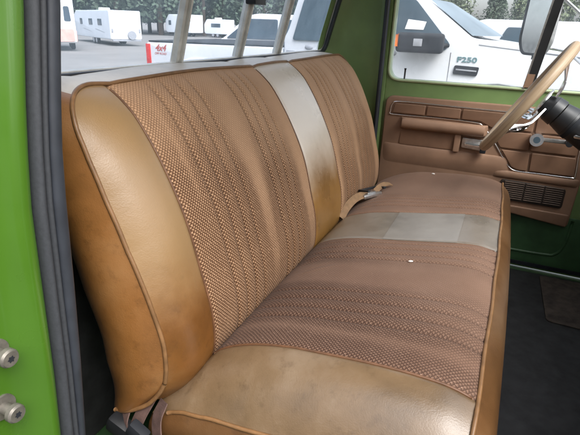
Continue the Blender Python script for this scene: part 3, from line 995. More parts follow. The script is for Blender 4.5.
bar('vent_bar_trim', (0.489, 1.526, 0.386), (0.549, 1.526, 0.88), 0.0028, 0.012, M['chrome_dull'], vb)
bar('vent_bar_foot', (0.501, 1.514, 0.392), (0.507, 1.514, 0.44), 0.013, 0.003, M['panel'], vb)
sweep('window_wipe', [(x, 1.527, 0.386) for x in np.linspace(0.0, 0.985, 20)], [(-.004, -.003), (.004, -.003), (.004, .004), (-.004, .004)], M['rubber'], door, lambda i: ((0, 1, 0), (0, 0, 1)), False)
# trim panel
PY = 1.5215
panel = plate('trim_panel', round_poly([(-0.026, -0.10), (0.50, -0.098), (0.748, -0.128), (0.757, 0.20), (0.750, 0.325), (-0.022, 0.322)], [.03, .02, .02, .05, .03, .035], 8), [], 0.018, M['panel'], door, dmap(PY), 0.006)
F0 = PY - 0.018          # panel face
# raised lower shelf around the pocket and arm rest
trimline = [(0.015, 0.246), (0.003, 0.258), (0.008, 0.288), (0.038, 0.3005), (0.20, 0.300), (0.45, 0.298), (0.69, 0.300), (0.718, 0.29), (0.722, 0.185), (0.729, 0.085), (0.715, 0.076), (0.61, 0.075), (0.53, 0.074), (0.500, 0.084), (0.472, 0.115), (0.435, 0.165), (0.400, 0.208), (0.375, 0.232), (0.345, 0.2455), (0.20, 0.249)]
tl = [(x, F0 - .002, z) for x, z in trimline]
tube('chrome_trim', catmull(tl, 6, True), 0.0030, M['chrome'], panel, 8, closed=True)
# recessed darker field inside the trim, in padded blocks
field = round_poly(trimline, 0.006, 3)
cells = []
def fblock(poly, r=.006):
    return plate('padded_block', round_poly(poly, r, 4), [], 0.008, M['panel_dark'], panel, dmap(F0 - .0005), 0.003)
for poly in ([(0.012, 0.254), (0.145, 0.254), (0.145, 0.294), (0.020, 0.294)], [(0.152, 0.254), (0.283, 0.254), (0.283, 0.294), (0.152, 0.294)],
             [(0.290, 0.254), (0.36, 0.254), (0.408, 0.232), (0.425, 0.232), (0.552, 0.232), (0.552, 0.293), (0.290, 0.294)],
             [(0.408, 0.226), (0.45, 0.160), (0.553, 0.160), (0.553, 0.226)], [(0.560, 0.160), (0.716, 0.160), (0.714, 0.226), (0.560, 0.226)], [(0.560, 0.232), (0.713, 0.232), (0.711, 0.294), (0.560, 0.293)],
             [(0.456, 0.153), (0.505, 0.088), (0.53, 0.080), (0.562, 0.080), (0.558, 0.153)], [(0.566, 0.153), (0.570, 0.081), (0.722, 0.082), (0.717, 0.153)]):
    fblock(poly)
# arm rest: upper pad, pocket surround
def rest_shape(name, x0, x1, prof, mat, taper=0.05):
    V, F = [], []
    N = 30; n = len(prof)
    for i in range(N + 1):
        t = i / N; x = x0 + (x1 - x0) * t
        e = min(1, min(t, 1 - t) / taper); e = math.sqrt(max(1 - (1 - e) ** 2, 0))
        for y, z in prof: V.append((x, F0 + .002 - (y) * (0.15 + .85 * e), z))
    for i in range(N):
        for k in range(n - 1):
            F.append((i * n + k, (i + 1) * n + k, (i + 1) * n + k + 1, i * n + k + 1))
    F.append(tuple(range(n))[::-1]); F.append(tuple(N * n + k for k in range(n)))
    o = obj(name, V, F, mat, panel, True)
    return smooth_by_angle(o, 1.0)
rest_shape('arm_rest', 0.050, 0.395, catmull([(0.0, 0.238), (0.022, 0.240), (0.034, 0.232), (0.038, 0.214), (0.028, 0.198), (0.0, 0.190)], 5), M['panel'])
# lower shelf sweeping under the pocket
rest_shape('pocket_shelf', -0.014, 0.500, catmull([(0.0, 0.125), (0.006, 0.122), (0.010, 0.108), (0.011, 0.085), (0.007, 0.060), (0.0, 0.034)], 5), M['panel'], .10)
rest_shape('lower_rail', 0.440, 0.748, catmull([(0.0, 0.072), (0.008, 0.069), (0.011, 0.058), (0.008, 0.045), (0.0, 0.036)], 5), M['panel'], .15)
plate('map_pocket', round_poly([(0.052, 0.124), (0.290, 0.126), (0.290, 0.192), (0.058, 0.192)], .012, 4), [], 0.004, M['panel_dark'], panel, dmap(F0 - .0004), 0.001)
plate('pocket_rib', round_poly([(0.276, 0.122), (0.300, 0.122), (0.300, 0.194), (0.276, 0.194)], .006, 4), [], 0.016, M['panel'], panel, dmap(F0 - .0012), 0.003)
dh = plate('door_handle', round_poly([(0.306, 0.142), (0.388, 0.136), (0.402, 0.158), (0.386, 0.182), (0.306, 0.184)], .008, 4), [], 0.010, M['chrome_dull'], panel, dmap(F0 - .002), 0.003)
box('handle_lever', (0.318, F0 - .030, 0.154), (0.392, F0 - .013, 0.166), M['chrome'], dh, 0.004)
box('lock_slider', (0.380, F0 - .045, 0.135), (0.402, F0 - .0125, 0.172), M['darkgrey'], dh, 0.004)
# speaker grille with slots
gp = plate('speaker_grille', round_poly([(0.485, -0.048), (0.712, -0.050), (0.712, 0.030), (0.478, 0.036)], .012, 4), [], 0.007, M['grille'], panel, dmap(F0 - .0006), 0.002)
bm = bmesh.new()
for k in range(9):
    z = -0.040 + k * 0.0083
    for (a, b) in ((0.494, 0.566), (0.572, 0.636), (0.642, 0.704)):
        add_box(bm, (a, F0 - .0108, z), (b, F0 - .0072, z + .0042), .0008, 1)
from_bm('grille_slats', bm, M['grille_slat'], gp)
plate('panel_foot', round_poly([(0.505, -0.096), (0.742, -0.122), (0.744, -0.070), (0.500, -0.066)], .01, 4), [], 0.012, M['panel_dark'], panel, dmap(F0 - .0008), 0.004)
# window crank
ck = box('window_crank', (0.575, F0 - .040, 0.206), (0.672, F0 - .030, 0.222), M['chrome_dull'], panel, 0.004)
bm = bmesh.new()
bmesh.ops.create_cone(bm, cap_ends=True, segments=28, radius1=0.024, radius2=0.024, depth=0.046, matrix=Matrix.Translation((0.570, F0 - .024, 0.212)) @ Matrix.Rotation(PI / 2, 4, 'X'))
smooth_by_angle(from_bm('crank_boss', bm, M['chrome'], ck))
bm = bmesh.new()
bmesh.ops.create_cone(bm, cap_ends=True, segments=24, radius1=0.012, radius2=0.012, depth=0.003, matrix=Matrix.Translation((0.570, F0 - .0487, 0.212)) @ Matrix.Rotation(PI / 2, 4, 'X'))
smooth_by_angle(from_bm('crank_badge', bm, M['blue_glass'], ck))
bm = bmesh.new()
bmesh.ops.create_cone(bm, cap_ends=True, segments=24, radius1=0.013, radius2=0.012, depth=0.03, matrix=Matrix.Translation((0.676, F0 - .052, 0.214)) @ Matrix.Rotation(PI / 2, 4, 'X'))
smooth_by_angle(from_bm('crank_knob', bm, M['black'], ck))
tube('lock_button', [(0.040, 1.524, 0.380), (0.040, 1.524, 0.425), (0.040, 1.524, 0.432)], [0.0035, 0.0035, 0.0052], M['black'], door, 10)
M['green_shaded'] = plain('shaded_lower_door_paint', (0.040, 0.095, 0.038), 0.45, var=0.3, scale=10)
plate('lower_colour_overlay', round_poly([(-0.030, -0.312), (1.0, -0.312), (1.0, -0.09), (-0.030, -0.09)], .02), [], 0.003, M['green_shaded'], door, dmap(1.5215), 0.001)  # dark sheet over the lower door, footwell shade put into its green
# pressed lines on the lower green metal
tube('door_bead', [(x, 1.521, z) for x, z in catmull([(0.0, -0.262), (0.5, -0.266), (0.69, -0.262), (0.735, -0.25), (0.758, -0.20), (0.765, -0.10)], 6)], 0.007, M['green_shaded'], door, 8)
sweep('door_seal', [(x, 1.522, -0.318) for x in np.linspace(-0.03, 1.0, 12)], [(-.008, -.008), (.004, -.008), (.004, .008), (-.008, .008)], M['darkgrey'], door, lambda i: ((0, 1, 0), (0, 0, 1)), False)

# exterior mirror on the door
mirror = thing('door_mirror', 'tall chrome door mirror outside the driver window', 'door mirror', (0.5, 1.78, 0.5))
mc = Vector((0.4945, 1.79, 0.63)); ax = Vector((0.5, -0.866, 0)); nn = Vector((-0.866, -0.5, 0.035)).normalized()
mm = lambda a, b, c: mc + ax * a + Vector((0.030, 0.0175, .9994)) * b + nn * c
hs = round_poly([(-0.095, -0.085), (-0.055, -0.135), (0.060, -0.135), (0.095, -0.092), (0.095, 0.165), (-0.095, 0.165)], [.03, .04, .04, .03, .04, .04], 6)
hs_in = [(x * .87, y * .93 + .001) for x, y in hs]
plate('mirror_housing', hs, [], 0.035, M['chrome_dull'], mirror, lambda a, b, c: mm(a, b, c - .035), 0.008)
plate('mirror_rim', hs, [hs_in], 0.006, M['darkgrey'], mirror, lambda a, b, c: mm(a, b, c + .0005), 0.002)
plate('mirror_glass', hs_in, [], 0.003, M['mirror'], mirror, lambda a, b, c: mm(a, b, c + .0004), 0)
join_tubes('mirror_arm', [([mm(.04, -.10, -.036), (0.62, 1.70, 0.52), (0.78, 1.60, 0.40)], .006), ([mm(.04, .10, -.036), (0.68, 1.70, 0.62), (0.80, 1.60, 0.42)], .006)], M['chrome'], mirror)
join_tubes('mirror_foot_bolt', [([mm(.0, -.135, -.02), mm(.0, -.150, -.02)], .006)], M['darkgrey'], mirror)

# ------------------------------------------------------------------ STEERING WHEEL AND COLUMN
th = math.radians(31.5)
wc = Vector((0.496, 1.10, 0.398)); e1 = Vector((math.sin(th), 0, math.cos(th))); e2 = Vector((0, 1, 0)); axd = Vector((math.cos(th), -0.047, -math.sin(th))).normalized()
e1 = (e1 - axd * e1.dot(axd)).normalized(); e2 = axd.cross(e1)
wheel = thing('steering_wheel', 'tan grained steering wheel with drilled chrome spokes seen edge on', 'steering wheel', tuple(wc))
RW = 0.179
ring = [wc + (e1 * math.cos(a) + e2 * math.sin(a)) * RW for a in np.linspace(0, 2 * PI, 72, endpoint=False)]
tube('rim', ring, 0.0148, M['wood'], wheel, 14, closed=True)
def spoke(ang):
    d = e1 * math.cos(ang) + e2 * math.sin(ang); s = axd.cross(d)
    path = catmull([wc + d * (RW - .012), wc + d * (RW - .045) + axd * .012, wc + d * .09 + axd * .050, wc + d * .038 + axd * .056 + e1 * .016], 6)
    bmv, bmf = [], []
    # flat spoke with a row of round holes: plate built in (along, across), mapped on the bent path
    P = [Vector(p) for p in path]
    cum = [0]
    for a, b in zip(P[:-1], P[1:]): cum.append(cum[-1] + (b - a).length)
    Lg = cum[-1]
    def at(l):
        l = min(max(l, 0), Lg)
        for i in range(len(P) - 1):
            if l <= cum[i + 1] + 1e-9:
                t = (l - cum[i]) / max(cum[i + 1] - cum[i], 1e-9)
                return P[i].lerp(P[i + 1], t), (P[i + 1] - P[i]).normalized()
        return P[-1], (P[-1] - P[-2]).normalized()
    wid = lambda l: 0.015 + 0.010 * l / Lg
    out = [(l, wid(l)) for l in np.linspace(0, Lg, 20)] + [(l, -wid(l)) for l in np.linspace(Lg, 0, 20)]
    holes = []
    for f, r in ((.28, .0065), (.45, .0075), (.63, .0085)):
        holes.append([(Lg * f + r * math.cos(a), r * math.sin(a)) for a in np.linspace(0, 2 * PI, 16, endpoint=False)])
    def mp(a, b, c):
        p, t = at(a)
        n_ = t.cross(s).normalized()
        return p + s * b + n_ * (c - .002)
    return plate('spoke', out, holes, 0.004, M['chrome'], wheel, mp, 0)
for a in (0.0 + .15, 2 * PI / 3 + .15, 4 * PI / 3 + .15):
    spoke(a)
bm = bmesh.new()
rotA = axd.to_track_quat('Z', 'Y').to_matrix().to_4x4()
def cylA(c, r1, r2, d, seg=32):
    c = c + e1 * .018 + axd * .006; r1 *= .88; r2 *= .88
    bmesh.ops.create_cone(bm, cap_ends=True, segments=seg, radius1=r1, radius2=r2, depth=d, matrix=Matrix.Translation(c) @ rotA)
cylA(wc + axd * .050, .030, .044, .024); cylA(wc + axd * .0755, .044, .046, .026)
smooth_by_angle(from_bm('hub', bm, M['black'], wheel))
bm = bmesh.new(); cylA(wc + axd * .0335, .050, .050, .004)
smooth_by_angle(from_bm('hub_plate', bm, M['chrome'], wheel))
colm = thing('steering_column', 'black steering column behind the tan steering wheel', 'steering column', tuple(wc + axd * .1))
bm = bmesh.new()
cylA(wc + axd * .110, .043, .050, .036); cylA(wc + axd * .1935, .050, .052, .130)
smooth_by_angle(from_bm('column_shroud', bm, M['black'], colm))
bm = bmesh.new(); cylA(wc + axd * .142, .0525, .0525, .012)
smooth_by_angle(from_bm('shroud_ring', bm, M['darkgrey'], colm))
bm = bmesh.new(); cylA(wc + axd * .40, .036, .036, .292)
smooth_by_angle(from_bm('column_tube', bm, M['black'], colm))
a_ = wc + axd * .17
tube('turn_lever', [a_ + e2 * .05, a_ + e2 * .12 + e1 * .01, a_ + e2 * .19 + e1 * .03], [.005, .004, .006], M['chrome_dull'], colm)

# ------------------------------------------------------------------ OUTSIDE
GZ = -1.05
def ground():
    s = 900; n = 24
    V, F = [], []
    for i in range(n + 1):
        for j in range(n + 1):
            V.append((-s + 2 * s * i / n, -s + 2 * s * j / n, GZ))
    for i in range(n):
        for j in range(n):
            F.append((i * (n + 1) + j, (i + 1) * (n + 1) + j, (i + 1) * (n + 1) + j + 1, i * (n + 1) + j + 1))
    return tag(obj('ground', V, F, M['ground']), 'pale grey gravel lot outside the cab', None, None, 'structure')
ground()
M['bounce_cut'] = plain('bounce_cut_dark', (0.055, 0.055, 0.057), 0.9, var=0.3, scale=3, bump_s=0.5, bump_scale=60)
plate('bounce_cut_strip', [(-40, -9), (40, -9), (40, 2.4), (-40, 2.4)], [], 0.004, M['bounce_cut'], None, lambda a, b, c: (a, b, GZ + .001 + c))['kind'] = 'structure'  # unseen dark strip added to cut light bounced into the cab

def wheel_bm(name, c, r, w, parent, axis='Y', local=True, hub=M['grey']):
    bm = bmesh.new()
    rot = Matrix.Rotation(PI / 2, 4, 'X') if axis == 'Y' else Matrix.Rotation(PI / 2, 4, 'Y')
    bmesh.ops.create_cone(bm, cap_ends=True, segments=28, radius1=r, radius2=r, depth=w, matrix=Matrix.Translation(c) @ rot)
    bmesh.ops.bevel(bm, geom=[e for e in bm.edges if e.calc_face_angle(0) > 1], offset=r * .1, segments=2, affect='EDGES')
    o = from_bm(name, bm, M['tyre'], parent, local=local); smooth_by_angle(o)
    bm = bmesh.new()
    bmesh.ops.create_cone(bm, cap_ends=True, segments=24, radius1=r * .62, radius2=r * .58, depth=w * 1.06, matrix=Matrix.Translation(c) @ rot)
    smooth_by_angle(from_bm('hub_cap', bm, hub, o, local=local))
    return o

def side_prism(name, prof, y0, y1, mat, parent, bevel=.03, r=.05, local=True, holes=()):
    return plate(name, round_poly(prof, r, 4), holes, y1 - y0, mat, parent, lambda a, b, c: (a, y1 - c, b), bevel, local=local)
def side_pane(name, prof, y, mat, parent, r=.04, t=.02, local=True):
    return plate(name, round_poly(prof, r, 4), [], t, mat, parent, lambda a, b, c: (a, y - c, b), 0.002, local=local)

# ---- white pickup alongside
def white_pickup():
    t = thing('parked_pickup', 'white pickup with red 4x4 bed decal parked alongside the green cab', 'pickup truck', (-1.7, 6.5, GZ))
    o = Vector((-1.7, 6.5, GZ))
    def P(l): return [(x - o.x, z - o.z) for x, z in l]
    y0, y1 = 5.6 - 6.5, 7.5 - 6.5
    def arch(cx, cz, r): return [(cx + r * math.cos(a), cz + r * math.sin(a)) for a in np.linspace(PI * .98, PI * .02, 11)]
    ar = [p for p in arch(-3.80, -.60, .58)]
    bedp = [(-4.72, -.55), (-4.73, .27), (-2.44, .295), (-2.44, -.55)] + ar[::-1]
    bed = side_prism('bed', P(bedp), y0, y1, M['white'], t, .02, .03)
    side_prism('rail_cap', P([(-4.70, .275), (-2.46, .298), (-2.46, .320), (-4.70, .298)]), y0 + .01, y1 - .01, M['darkgrey'], bed, .008, .01)
    ar = [p for p in arch(.32, -.60, .58)]
    cabp = [(-2.40, -.55), (-2.42, .42), (-2.36, .52), (-2.22, .93), (-2.05, .99), (-.80, .99), (-.60, .905), (-.04, .505), (.30, .468), (1.08, .372), (1.22, .29), (1.28, 0), (1.29, -.55), (.98, -.55)] + ar[::-1] + [(-.3, -.55)]
    cab = side_prism('cab', P(cabp), y0, y1, M['white'], t, .03, .05)
    side_pane('rear_side_window', P([(-2.285, .398), (-1.25, .405), (-1.25, .90), (-2.13, .90)]), y0 - .001, M['blue_glass'], cab)
    side_pane('door_window', P([(-1.08, .400), (-.33, .352), (-.275, .43), (-.73, .905), (-1.08, .905)]), y0 - .001, M['blue_glass'], cab)
    # windshield lies on the sloping front of the greenhouse
    a, b = Vector((-.585, 0, .905)), Vector((-.055, 0, .525))
    n_ = Vector((.58, 0, .81)); V = []
    for p in (a, b):
        for y in (y0 + .07, y1 - .07): V.append(Vector((p.x - o.x, y, p.z - o.z)) + n_ * .008)
    WV, WF = [], []
    for i in range(9):
        q = i / 8; p = a.lerp(b, q)
        for j in range(17):
            t_ = -1 + 2 * j / 16
            WV.append(Vector((p.x - o.x + .30 * (1 - t_ * t_) * (.5 + .5 * q), (y0 + y1) / 2 + t_ * ((y1 - y0) / 2 - .05), p.z - o.z)) + n_ * .008)
    for i in range(8):
        for j in range(16): WF.append((i * 17 + j, i * 17 + j + 1, (i + 1) * 17 + j + 1, (i + 1) * 17 + j))
    obj('windshield', WV, WF, M['ws_glass'], cab, True, local=True)
    join_tubes('wiper', [([Vector((-.03 - o.x, y0 + .12, .53 - o.z)), Vector((-.12 - o.x, y0 + .8, .60 - o.z))], .012)], M['darkgrey'], cab, local=True)
    for nm, pa, pb, rr in (('door_seam', (-.255, y0 - .001, .34), (-.25, y0 - .001, -.5), .004), ('door_seam', (-1.15, y0 - .001, .38), (-1.15, y0 - .001, -.5), .004), ('hood_seam', (.04, y0 + .004, .440), (1.08, y0 + .004, .352), .010)):
        tube(nm, [Vector((q[0] - o.x, q[1], q[2] - o.z)) for q in (pa, pb)], rr, M['grey'], cab, 8, local=True)
    for (cx, cz) in ((-2.05, .318), (-.95, .30)):
        bm = bmesh.new()
        bmesh.ops.create_icosphere(bm, subdivisions=3, radius=1, matrix=Matrix.Translation((cx - o.x, y0, cz - o.z)) @ Matrix.Diagonal((.058, .022, .034, 1)))
        from_bm('door_handle', bm, M['grey'], cab, True, local=True)
    side_pane('fuel_door', P([(-2.40 + .03, .215), (-2.25, .215), (-2.25, .268), (-2.37, .268)]), y0 - .001, M['grey'], cab, .01)
    mir = box('side_mirror', (-.865 - o.x, y0 - .24, .325 - o.z), (-.33 - o.x, y0 - .07, .545 - o.z), M['darkgrey'], cab, .05, local=True, seg=4)
    box('marker_lamp', (-.876 - o.x, y0 - .22, .39 - o.z), (-.84 - o.x, y0 - .245, .52 - o.z), M['orange'], mir, .006, local=True)
    box('mirror_badge', (-.66 - o.x, y0 - .248, .40 - o.z), (-.56 - o.x, y0 - .239, .48 - o.z), M['grey'], mir, .003, local=True)
    join_tubes('mirror_bracket', [([Vector((-.40 - o.x, y0 - .08, .40 - o.z)), Vector((-.30 - o.x, y0 + .01, .42 - o.z))], .03)], M['darkgrey'], mir, local=True)
    side_pane('window_sticker', P([(-.82, .578), (-.60, .575), (-.575, .665), (-.79, .688)]), y0 - .022, M['paper'], cab, .004, .004)
    fx = lambda cx, cz, y, sx=1, sy=1: (lambda v: (cx - o.x + v.x * sx, y - v.z, cz - o.z + v.y * sy))
    text_obj('model_badge', 'F250', .10, M['badge'], cab, fx(-.065, .268, y0 - .004, 1.15, .78), .004, bold=.002, local=True)
    vent = side_pane('fender_vent', P([(-.20, .105), (.07, .095), (.085, .195), (-.19, .205)]), y0 - .001, M['darkgrey'], cab, .02)
    side_pane('vent_bar', P([(-.17, .15), (.06, .142), (.06, .158), (-.17, .166)]), y0 - .0225, M['grey'], vent, .003, .006)
    tl = box('tail_lamp', (-4.745 - o.x, y0 - .012, -.15 - o.z), (-4.66 - o.x, y0 + .15, .25 - o.z), M['red'], bed, .01, local=True)
    text_obj('decal', '4x4', .13, M['decal_red'], bed, fx(-4.475, .195, y0 - .003), .001, .35, True, .003)
    text_obj('decal', 'OFF ROAD', .045, M['decal_red'], bed, fx(-4.475, .115, y0 - .003), .001, .2, True)
    for cx in (-3.80, .32):
        for y in (y0 + .12, y1 - .12):
            wheel_bm('wheel', (cx - o.x, y, GZ + .43 - o.z), .43, .26, t)
        flare = [(cx + r * math.cos(a), -.545 + r * math.sin(a)) for r, A in ((.64, np.linspace(PI, 0, 17)), (.57, np.linspace(0, PI, 17))) for a in A]
        plate('wheel_flare', P(flare), [], .04, M['white'], t, lambda a, b, c: (a, y0 + .02 - c, b), .008, local=True)
    box('front_bumper', (1.20 - o.x, y0 + .02, -.62 - o.z), (1.38 - o.x, y1 - .02, -.36 - o.z), M['chrome_dull'], t, .03, local=True)
    return t
white_pickup()

# ---- other vehicles behind
def simple_vehicle(name, label, loc, rot, prof, panes, wheels, y=0.9, mat=M['white'], glass=M['dark_glass'], cat='car'):
    t = thing(name, label, cat, loc, rotz=rot)
    b = side_prism('body', prof, -y, y, mat, t, .05, .12)
    for p in panes:
        side_pane('window', p, -y - .001, glass, b, .05)
        side_pane('window', p, y + .021, glass, b, .05)
    for cx in wheels:
        for s in (-1, 1): wheel_bm('wheel', (cx, s * (y - .1), .36), .36, .22, t)
    side_pane('bumper', [(-9, 0), (-8.9, 0), (-8.9, .1)], 0, M['grey'], b) if False else None
    return t
suv = [(-2.3, .35), (-2.32, .95), (-2.2, 1.12), (-1.15, 1.24), (-.45, 1.80), (-.2, 1.86), (1.95, 1.84), (2.2, 1.65), (2.32, 1.1), (2.3, .35)]
simple_vehicle('parked_suv', 'white vehicle with dark side glass parked beyond the white pickup bed', (-5.35, 11.4, GZ), 0.12, suv, [[(-1.0, 1.28), (.35, 1.28), (.35, 1.74), (-.38, 1.74)], [(.45, 1.28), (1.75, 1.28), (1.7, 1.74), (.45, 1.74)]], (-1.45, 1.45))
van = [(-2.6, .3), (-2.62, 1.5), (-2.5, 1.84), (-2.3, 1.9), (1.3, 1.88), (1.6, 1.8), (2.2, 1.25), (2.7, 1.1), (2.75, .3)]
simple_vehicle('parked_van', 'white van with bluish side window behind the hood of the white pickup', (1.9, 13.2, GZ), 0.06, van, [[(-1.95, 1.42), (-1.15, 1.42), (-1.15, 1.74), (-1.80, 1.74)], [(.9, 1.25), (1.85, 1.25), (1.5, 1.72), (.9, 1.72)]], (-1.7, 1.8), glass=M['blue_glass'], cat='van')
simple_vehicle('parked_car', 'white car low beyond the hood and vent window at the far right', (6.3, 17.5, GZ), 0.2, [(-2.2, .3), (-2.25, .8), (-1.5, 1.0), (-.8, 1.42), (.7, 1.42), (1.4, 1.0), (2.2, .85), (2.2, .3)], [[(-1.2, 1.0), (-.05, 1.0), (-.05, 1.34), (-.75, 1.34)], [(.03, 1.0), (1.05, 1.0), (.6, 1.34), (.03, 1.34)]], (-1.4, 1.4), .85)

# ---- travel trailers (local x = towards the tow end)
def trailer(label, loc, rotz, Lg, Wd, H, windows, swoosh=False, spare=False, rear_win=False, s=1.0, group='travel trailers on the lot'):
    t = thing('travel_trailer', label, 'travel trailer', loc, group, rotz)
    z0 = .5 * s
    prof = [(0, z0), (0, H), (Lg * .86, H), (Lg, H * .72), (Lg, z0 + .25 * s), (Lg * .95, z0)]
    b = side_prism('body', prof, -Wd / 2, Wd / 2, M['trailer_side'], t, .04, .10)
    plate('rear_wall', rrect(-Wd / 2 + .02, z0 + .03, Wd / 2 - .02, H - .02, .08), [], .03, M['trailer_white'], b, lambda a, bb, c: (-c - .001, a, bb), .005, local=True)
    for sgn in (-1, 1):
        yy = sgn * Wd / 2
        for (a, w, za, zb) in windows:
            if sgn < 0: side_pane('window', [(a, za), (a + w, za), (a + w, zb), (a, zb)], yy - .001, M['dark_glass'], b, .05)
            else: side_pane('window', [(a, za), (a + w, za), (a + w, zb), (a, zb)], yy + .021, M['dark_glass'], b, .05)
    if swoosh:
        for (a, w, z) in ((Lg * .12, Lg * .24, z0 + .62 * s), (Lg * .44, Lg * .26, z0 + .60 * s)):
            for yv_, off in ((Wd / 2, .012), (-Wd / 2, -.001)):
                side_pane('stripe', [(a, z - .10 * s), (a + .05, z - .10 * s), (a + w, z + .13 * s), (a + w * .8, z + .13 * s)], yv_ + off, M['grey'], b, .01, .01)
    if spare:
        bm = bmesh.new()
        bmesh.ops.create_cone(bm, cap_ends=True, segments=28, radius1=.34 * s, radius2=.34 * s, depth=.18, matrix=Matrix.Translation((-.13, -Wd * .16, z0 + .36 * s)) @ Matrix.Rotation(PI / 2, 4, 'Y'))
        sp_ = from_bm('spare_wheel', bm, M['grey'], b, local=True); smooth_by_angle(sp_)
        for y in (-Wd / 2 + .13, Wd / 2 - .13):
            box('tail_lamp', (-.06, y - .06, z0 + .55 * s), (-.03, y + .06, z0 + .85 * s), M['grey'], b, .01, local=True)
        side_pane('rear_emblem', [(0, 0), (.01, 0), (.01, .01)], 0, M['grey'], b) if False else None
        box('rear_bumper', (-.16, -Wd / 2 + .1, z0 - .12 * s), (.05, Wd / 2 - .1, z0 - .001), M['grey'], t, .02, local=True)
    if rear_win:
        plate('rear_window', rrect(-Wd * .25, H * .55, Wd * .25, H * .78, .06), [], .02, M['dark_glass'], b, lambda a, bb, c: (-c - .032, a, bb), .003, local=True)
    for cx in (Lg * .36, Lg * .36 + .85 * s):
        for sgn in (-1, 1): wheel_bm('wheel', (cx, sgn * (Wd / 2 - .12), .34 * s), .34 * s, .2, t)
    box('roof_unit', (Lg * .42, -.4 * s, H + .005), (Lg * .42 + .9 * s, .4 * s, H + .25 * s), M['trailer_white'], b, .06, local=True)
    return t
ang = math.atan2(.485, -.875)
trailer('white travel trailer with swoosh stripes and a spare wheel on its rear wall', (-22.9, 25.2, GZ), ang, 9.0, 2.05, 2.15, [(1.6, .85, 1.22, 1.62), (3.7, .85, 1.22, 1.62), (6.2, .6, 1.22, 1.62)], True, True, s=.78)
trailer('white far trailer with one dark window just right of the first window divider', (-33.6, 48.6, GZ), math.radians(172), 3.9, 2.1, 2.35, [(.55, 1.35, 1.35, 1.85), (3.0, .4, 1.2, 1.7)], s=.8)
trailer('smaller far trailer with one window between the two rear window dividers', (-30.2, 50.2, GZ), math.radians(176), 2.9, 1.9, 1.95, [(.6, 1.3, 1.1, 1.5)], s=.75)
# camper with faded red lower panel at the left edge
cmp_ = thing('camper', 'white camper nose with faded red lower panel at the rear window left edge', 'camper', (-21.5, 18.3, GZ), rotz=math.radians(140))
cb = side_prism('body', [(-.55, .4), (-.45, 2.9), (-.2, 3.1), (5, 3.1), (5, .4)], -1.1, 1.1, M['trailer_white'], cmp_, .05, .15)
for sgn in (-1, 1):
    side_pane('lower_colour_overlay', [(-.50, .45), (1.3, .45), (1.3, 1.0), (-.48, 1.0)], sgn * 1.1 + (.021 if sgn > 0 else -.001), M['pinkred'], cb, .1)
    side_pane('window', [(-.12, 1.35), (.22, 1.35), (.20, 2.05), (-.08, 2.05)], sgn * 1.1 + (.021 if sgn > 0 else -.001), M['dark_glass'], cb, .08)
nose = lambda a, b, c: (-.566 + .04 * b - c, a, b)
plate('nose_panel', round_poly([(-1.0, .48), (1.0, .48), (1.0, 1.08), (-1.0, 1.08)], .12), [], .02, M['pinkred'], cb, nose, 0, local=True)
plate('nose_window', round_poly([(-.92, 1.45), (-.60, 1.45), (-.62, 2.15), (-.88, 2.15)], .08), [], .02, M['dark_glass'], cb, nose, 0, local=True)
for cx in (1.5, 3.6):
    for sgn in (-1, 1): wheel_bm('wheel', (cx, sgn * .95, .36), .36, .22, cmp_)

# ---- trees
def crown_mesh(kind, seed):
    r = np.random.default_rng(seed)
    V, F = [], []
    def leaf(p, s):
        d = r.normal(size=3); d /= np.linalg.norm(d); e = np.cross(d, r.normal(size=3)); e /= np.linalg.norm(e)
        k = len(V)
        V.extend([tuple(p + d * s), tuple(p + e * s * .6), tuple(p - d * s), tuple(p - e * s * .6)])
        F.append((k, k + 1, k + 2, k + 3))
    if kind == 'conifer':
        n = 3200
        for _ in range(n):
            h = r.random() ** .75
            z = .10 + .90 * h
            tier = .72 + .28 * abs(math.sin(z * 24 + seed))
            rad = .20 * (1 - h) ** .8 * tier + .008
            a = r.random() * 2 * PI
            lump = 1 + .3 * math.sin(3 * a + seed + 7 * z)
            q = rad * lump * math.sqrt(r.random())
            leaf(np.array([q * math.cos(a), q * math.sin(a), z - .12 * q]), .010 + .009 * r.random())
    else:
        cl = [(np.array([r.normal() * .17, r.normal() * .17, .40 + .5 * r.random()]), .10 + .11 * r.random()) for _ in range(20)]
        for _ in range(1500):
            c, q = cl[r.integers(len(cl))]
            d = r.normal(size=3); d /= np.linalg.norm(d)
            leaf(c + d * q * (.55 + .5 * r.random()), .016 + .014 * r.random())
    me = bpy.data.meshes.new('crown')
    me.from_pydata(V, [], F); me.update()
    me.materials.append(M['conifer'] if kind == 'conifer' else M['leafy'])
    return me
def trunk_mesh(kind):
    top = .93 if kind == 'conifer' else .6
    V, F, _ = tube_data([(0, 0, 0), (.004, 0, top * .5), (0, .003, top)], [.017, .011, .003], 7)
    lst = [(V, F)]
    for k in range(6):
        z = (.25 + .1 * k) * top + .05; a = 2.4 * k
        lst.append(tube_data([(0, 0, z), (.09 * math.cos(a), .09 * math.sin(a), z + (.0 if kind == 'conifer' else .1))], [.005, .0015], 5)[:2])
    VV, FF = [], []
    for v, f in lst:
        k = len(VV); VV += v; FF += [tuple(i + k for i in q) for q in f]
    me = bpy.data.meshes.new('trunk')
    me.from_pydata([tuple(v) for v in VV], [], FF); me.update(); me.materials.append(M['bark'])
    return me
crowns = {'conifer': [crown_mesh('conifer', s) for s in (1, 2, 3, 4)], 'leafy': [crown_mesh('leafy', s) for s in (5, 6, 7)]}
trunks = {k: trunk_mesh(k) for k in crowns}
def tree(kind, x, y, h, wide, label, group):
    name = 'conifer_tree' if kind == 'conifer' else 'leafy_tree'
    t = thing(name, label, 'tree', (x, y, GZ), group, random.random() * 6.28)
    t.scale = (h * wide, h * wide, h)
    for nm, me in (('crown', random.choice(crowns[kind])), ('trunk', trunks[kind])):
        o = bpy.data.objects.new(nm, me); COL.objects.link(o); o.parent = t
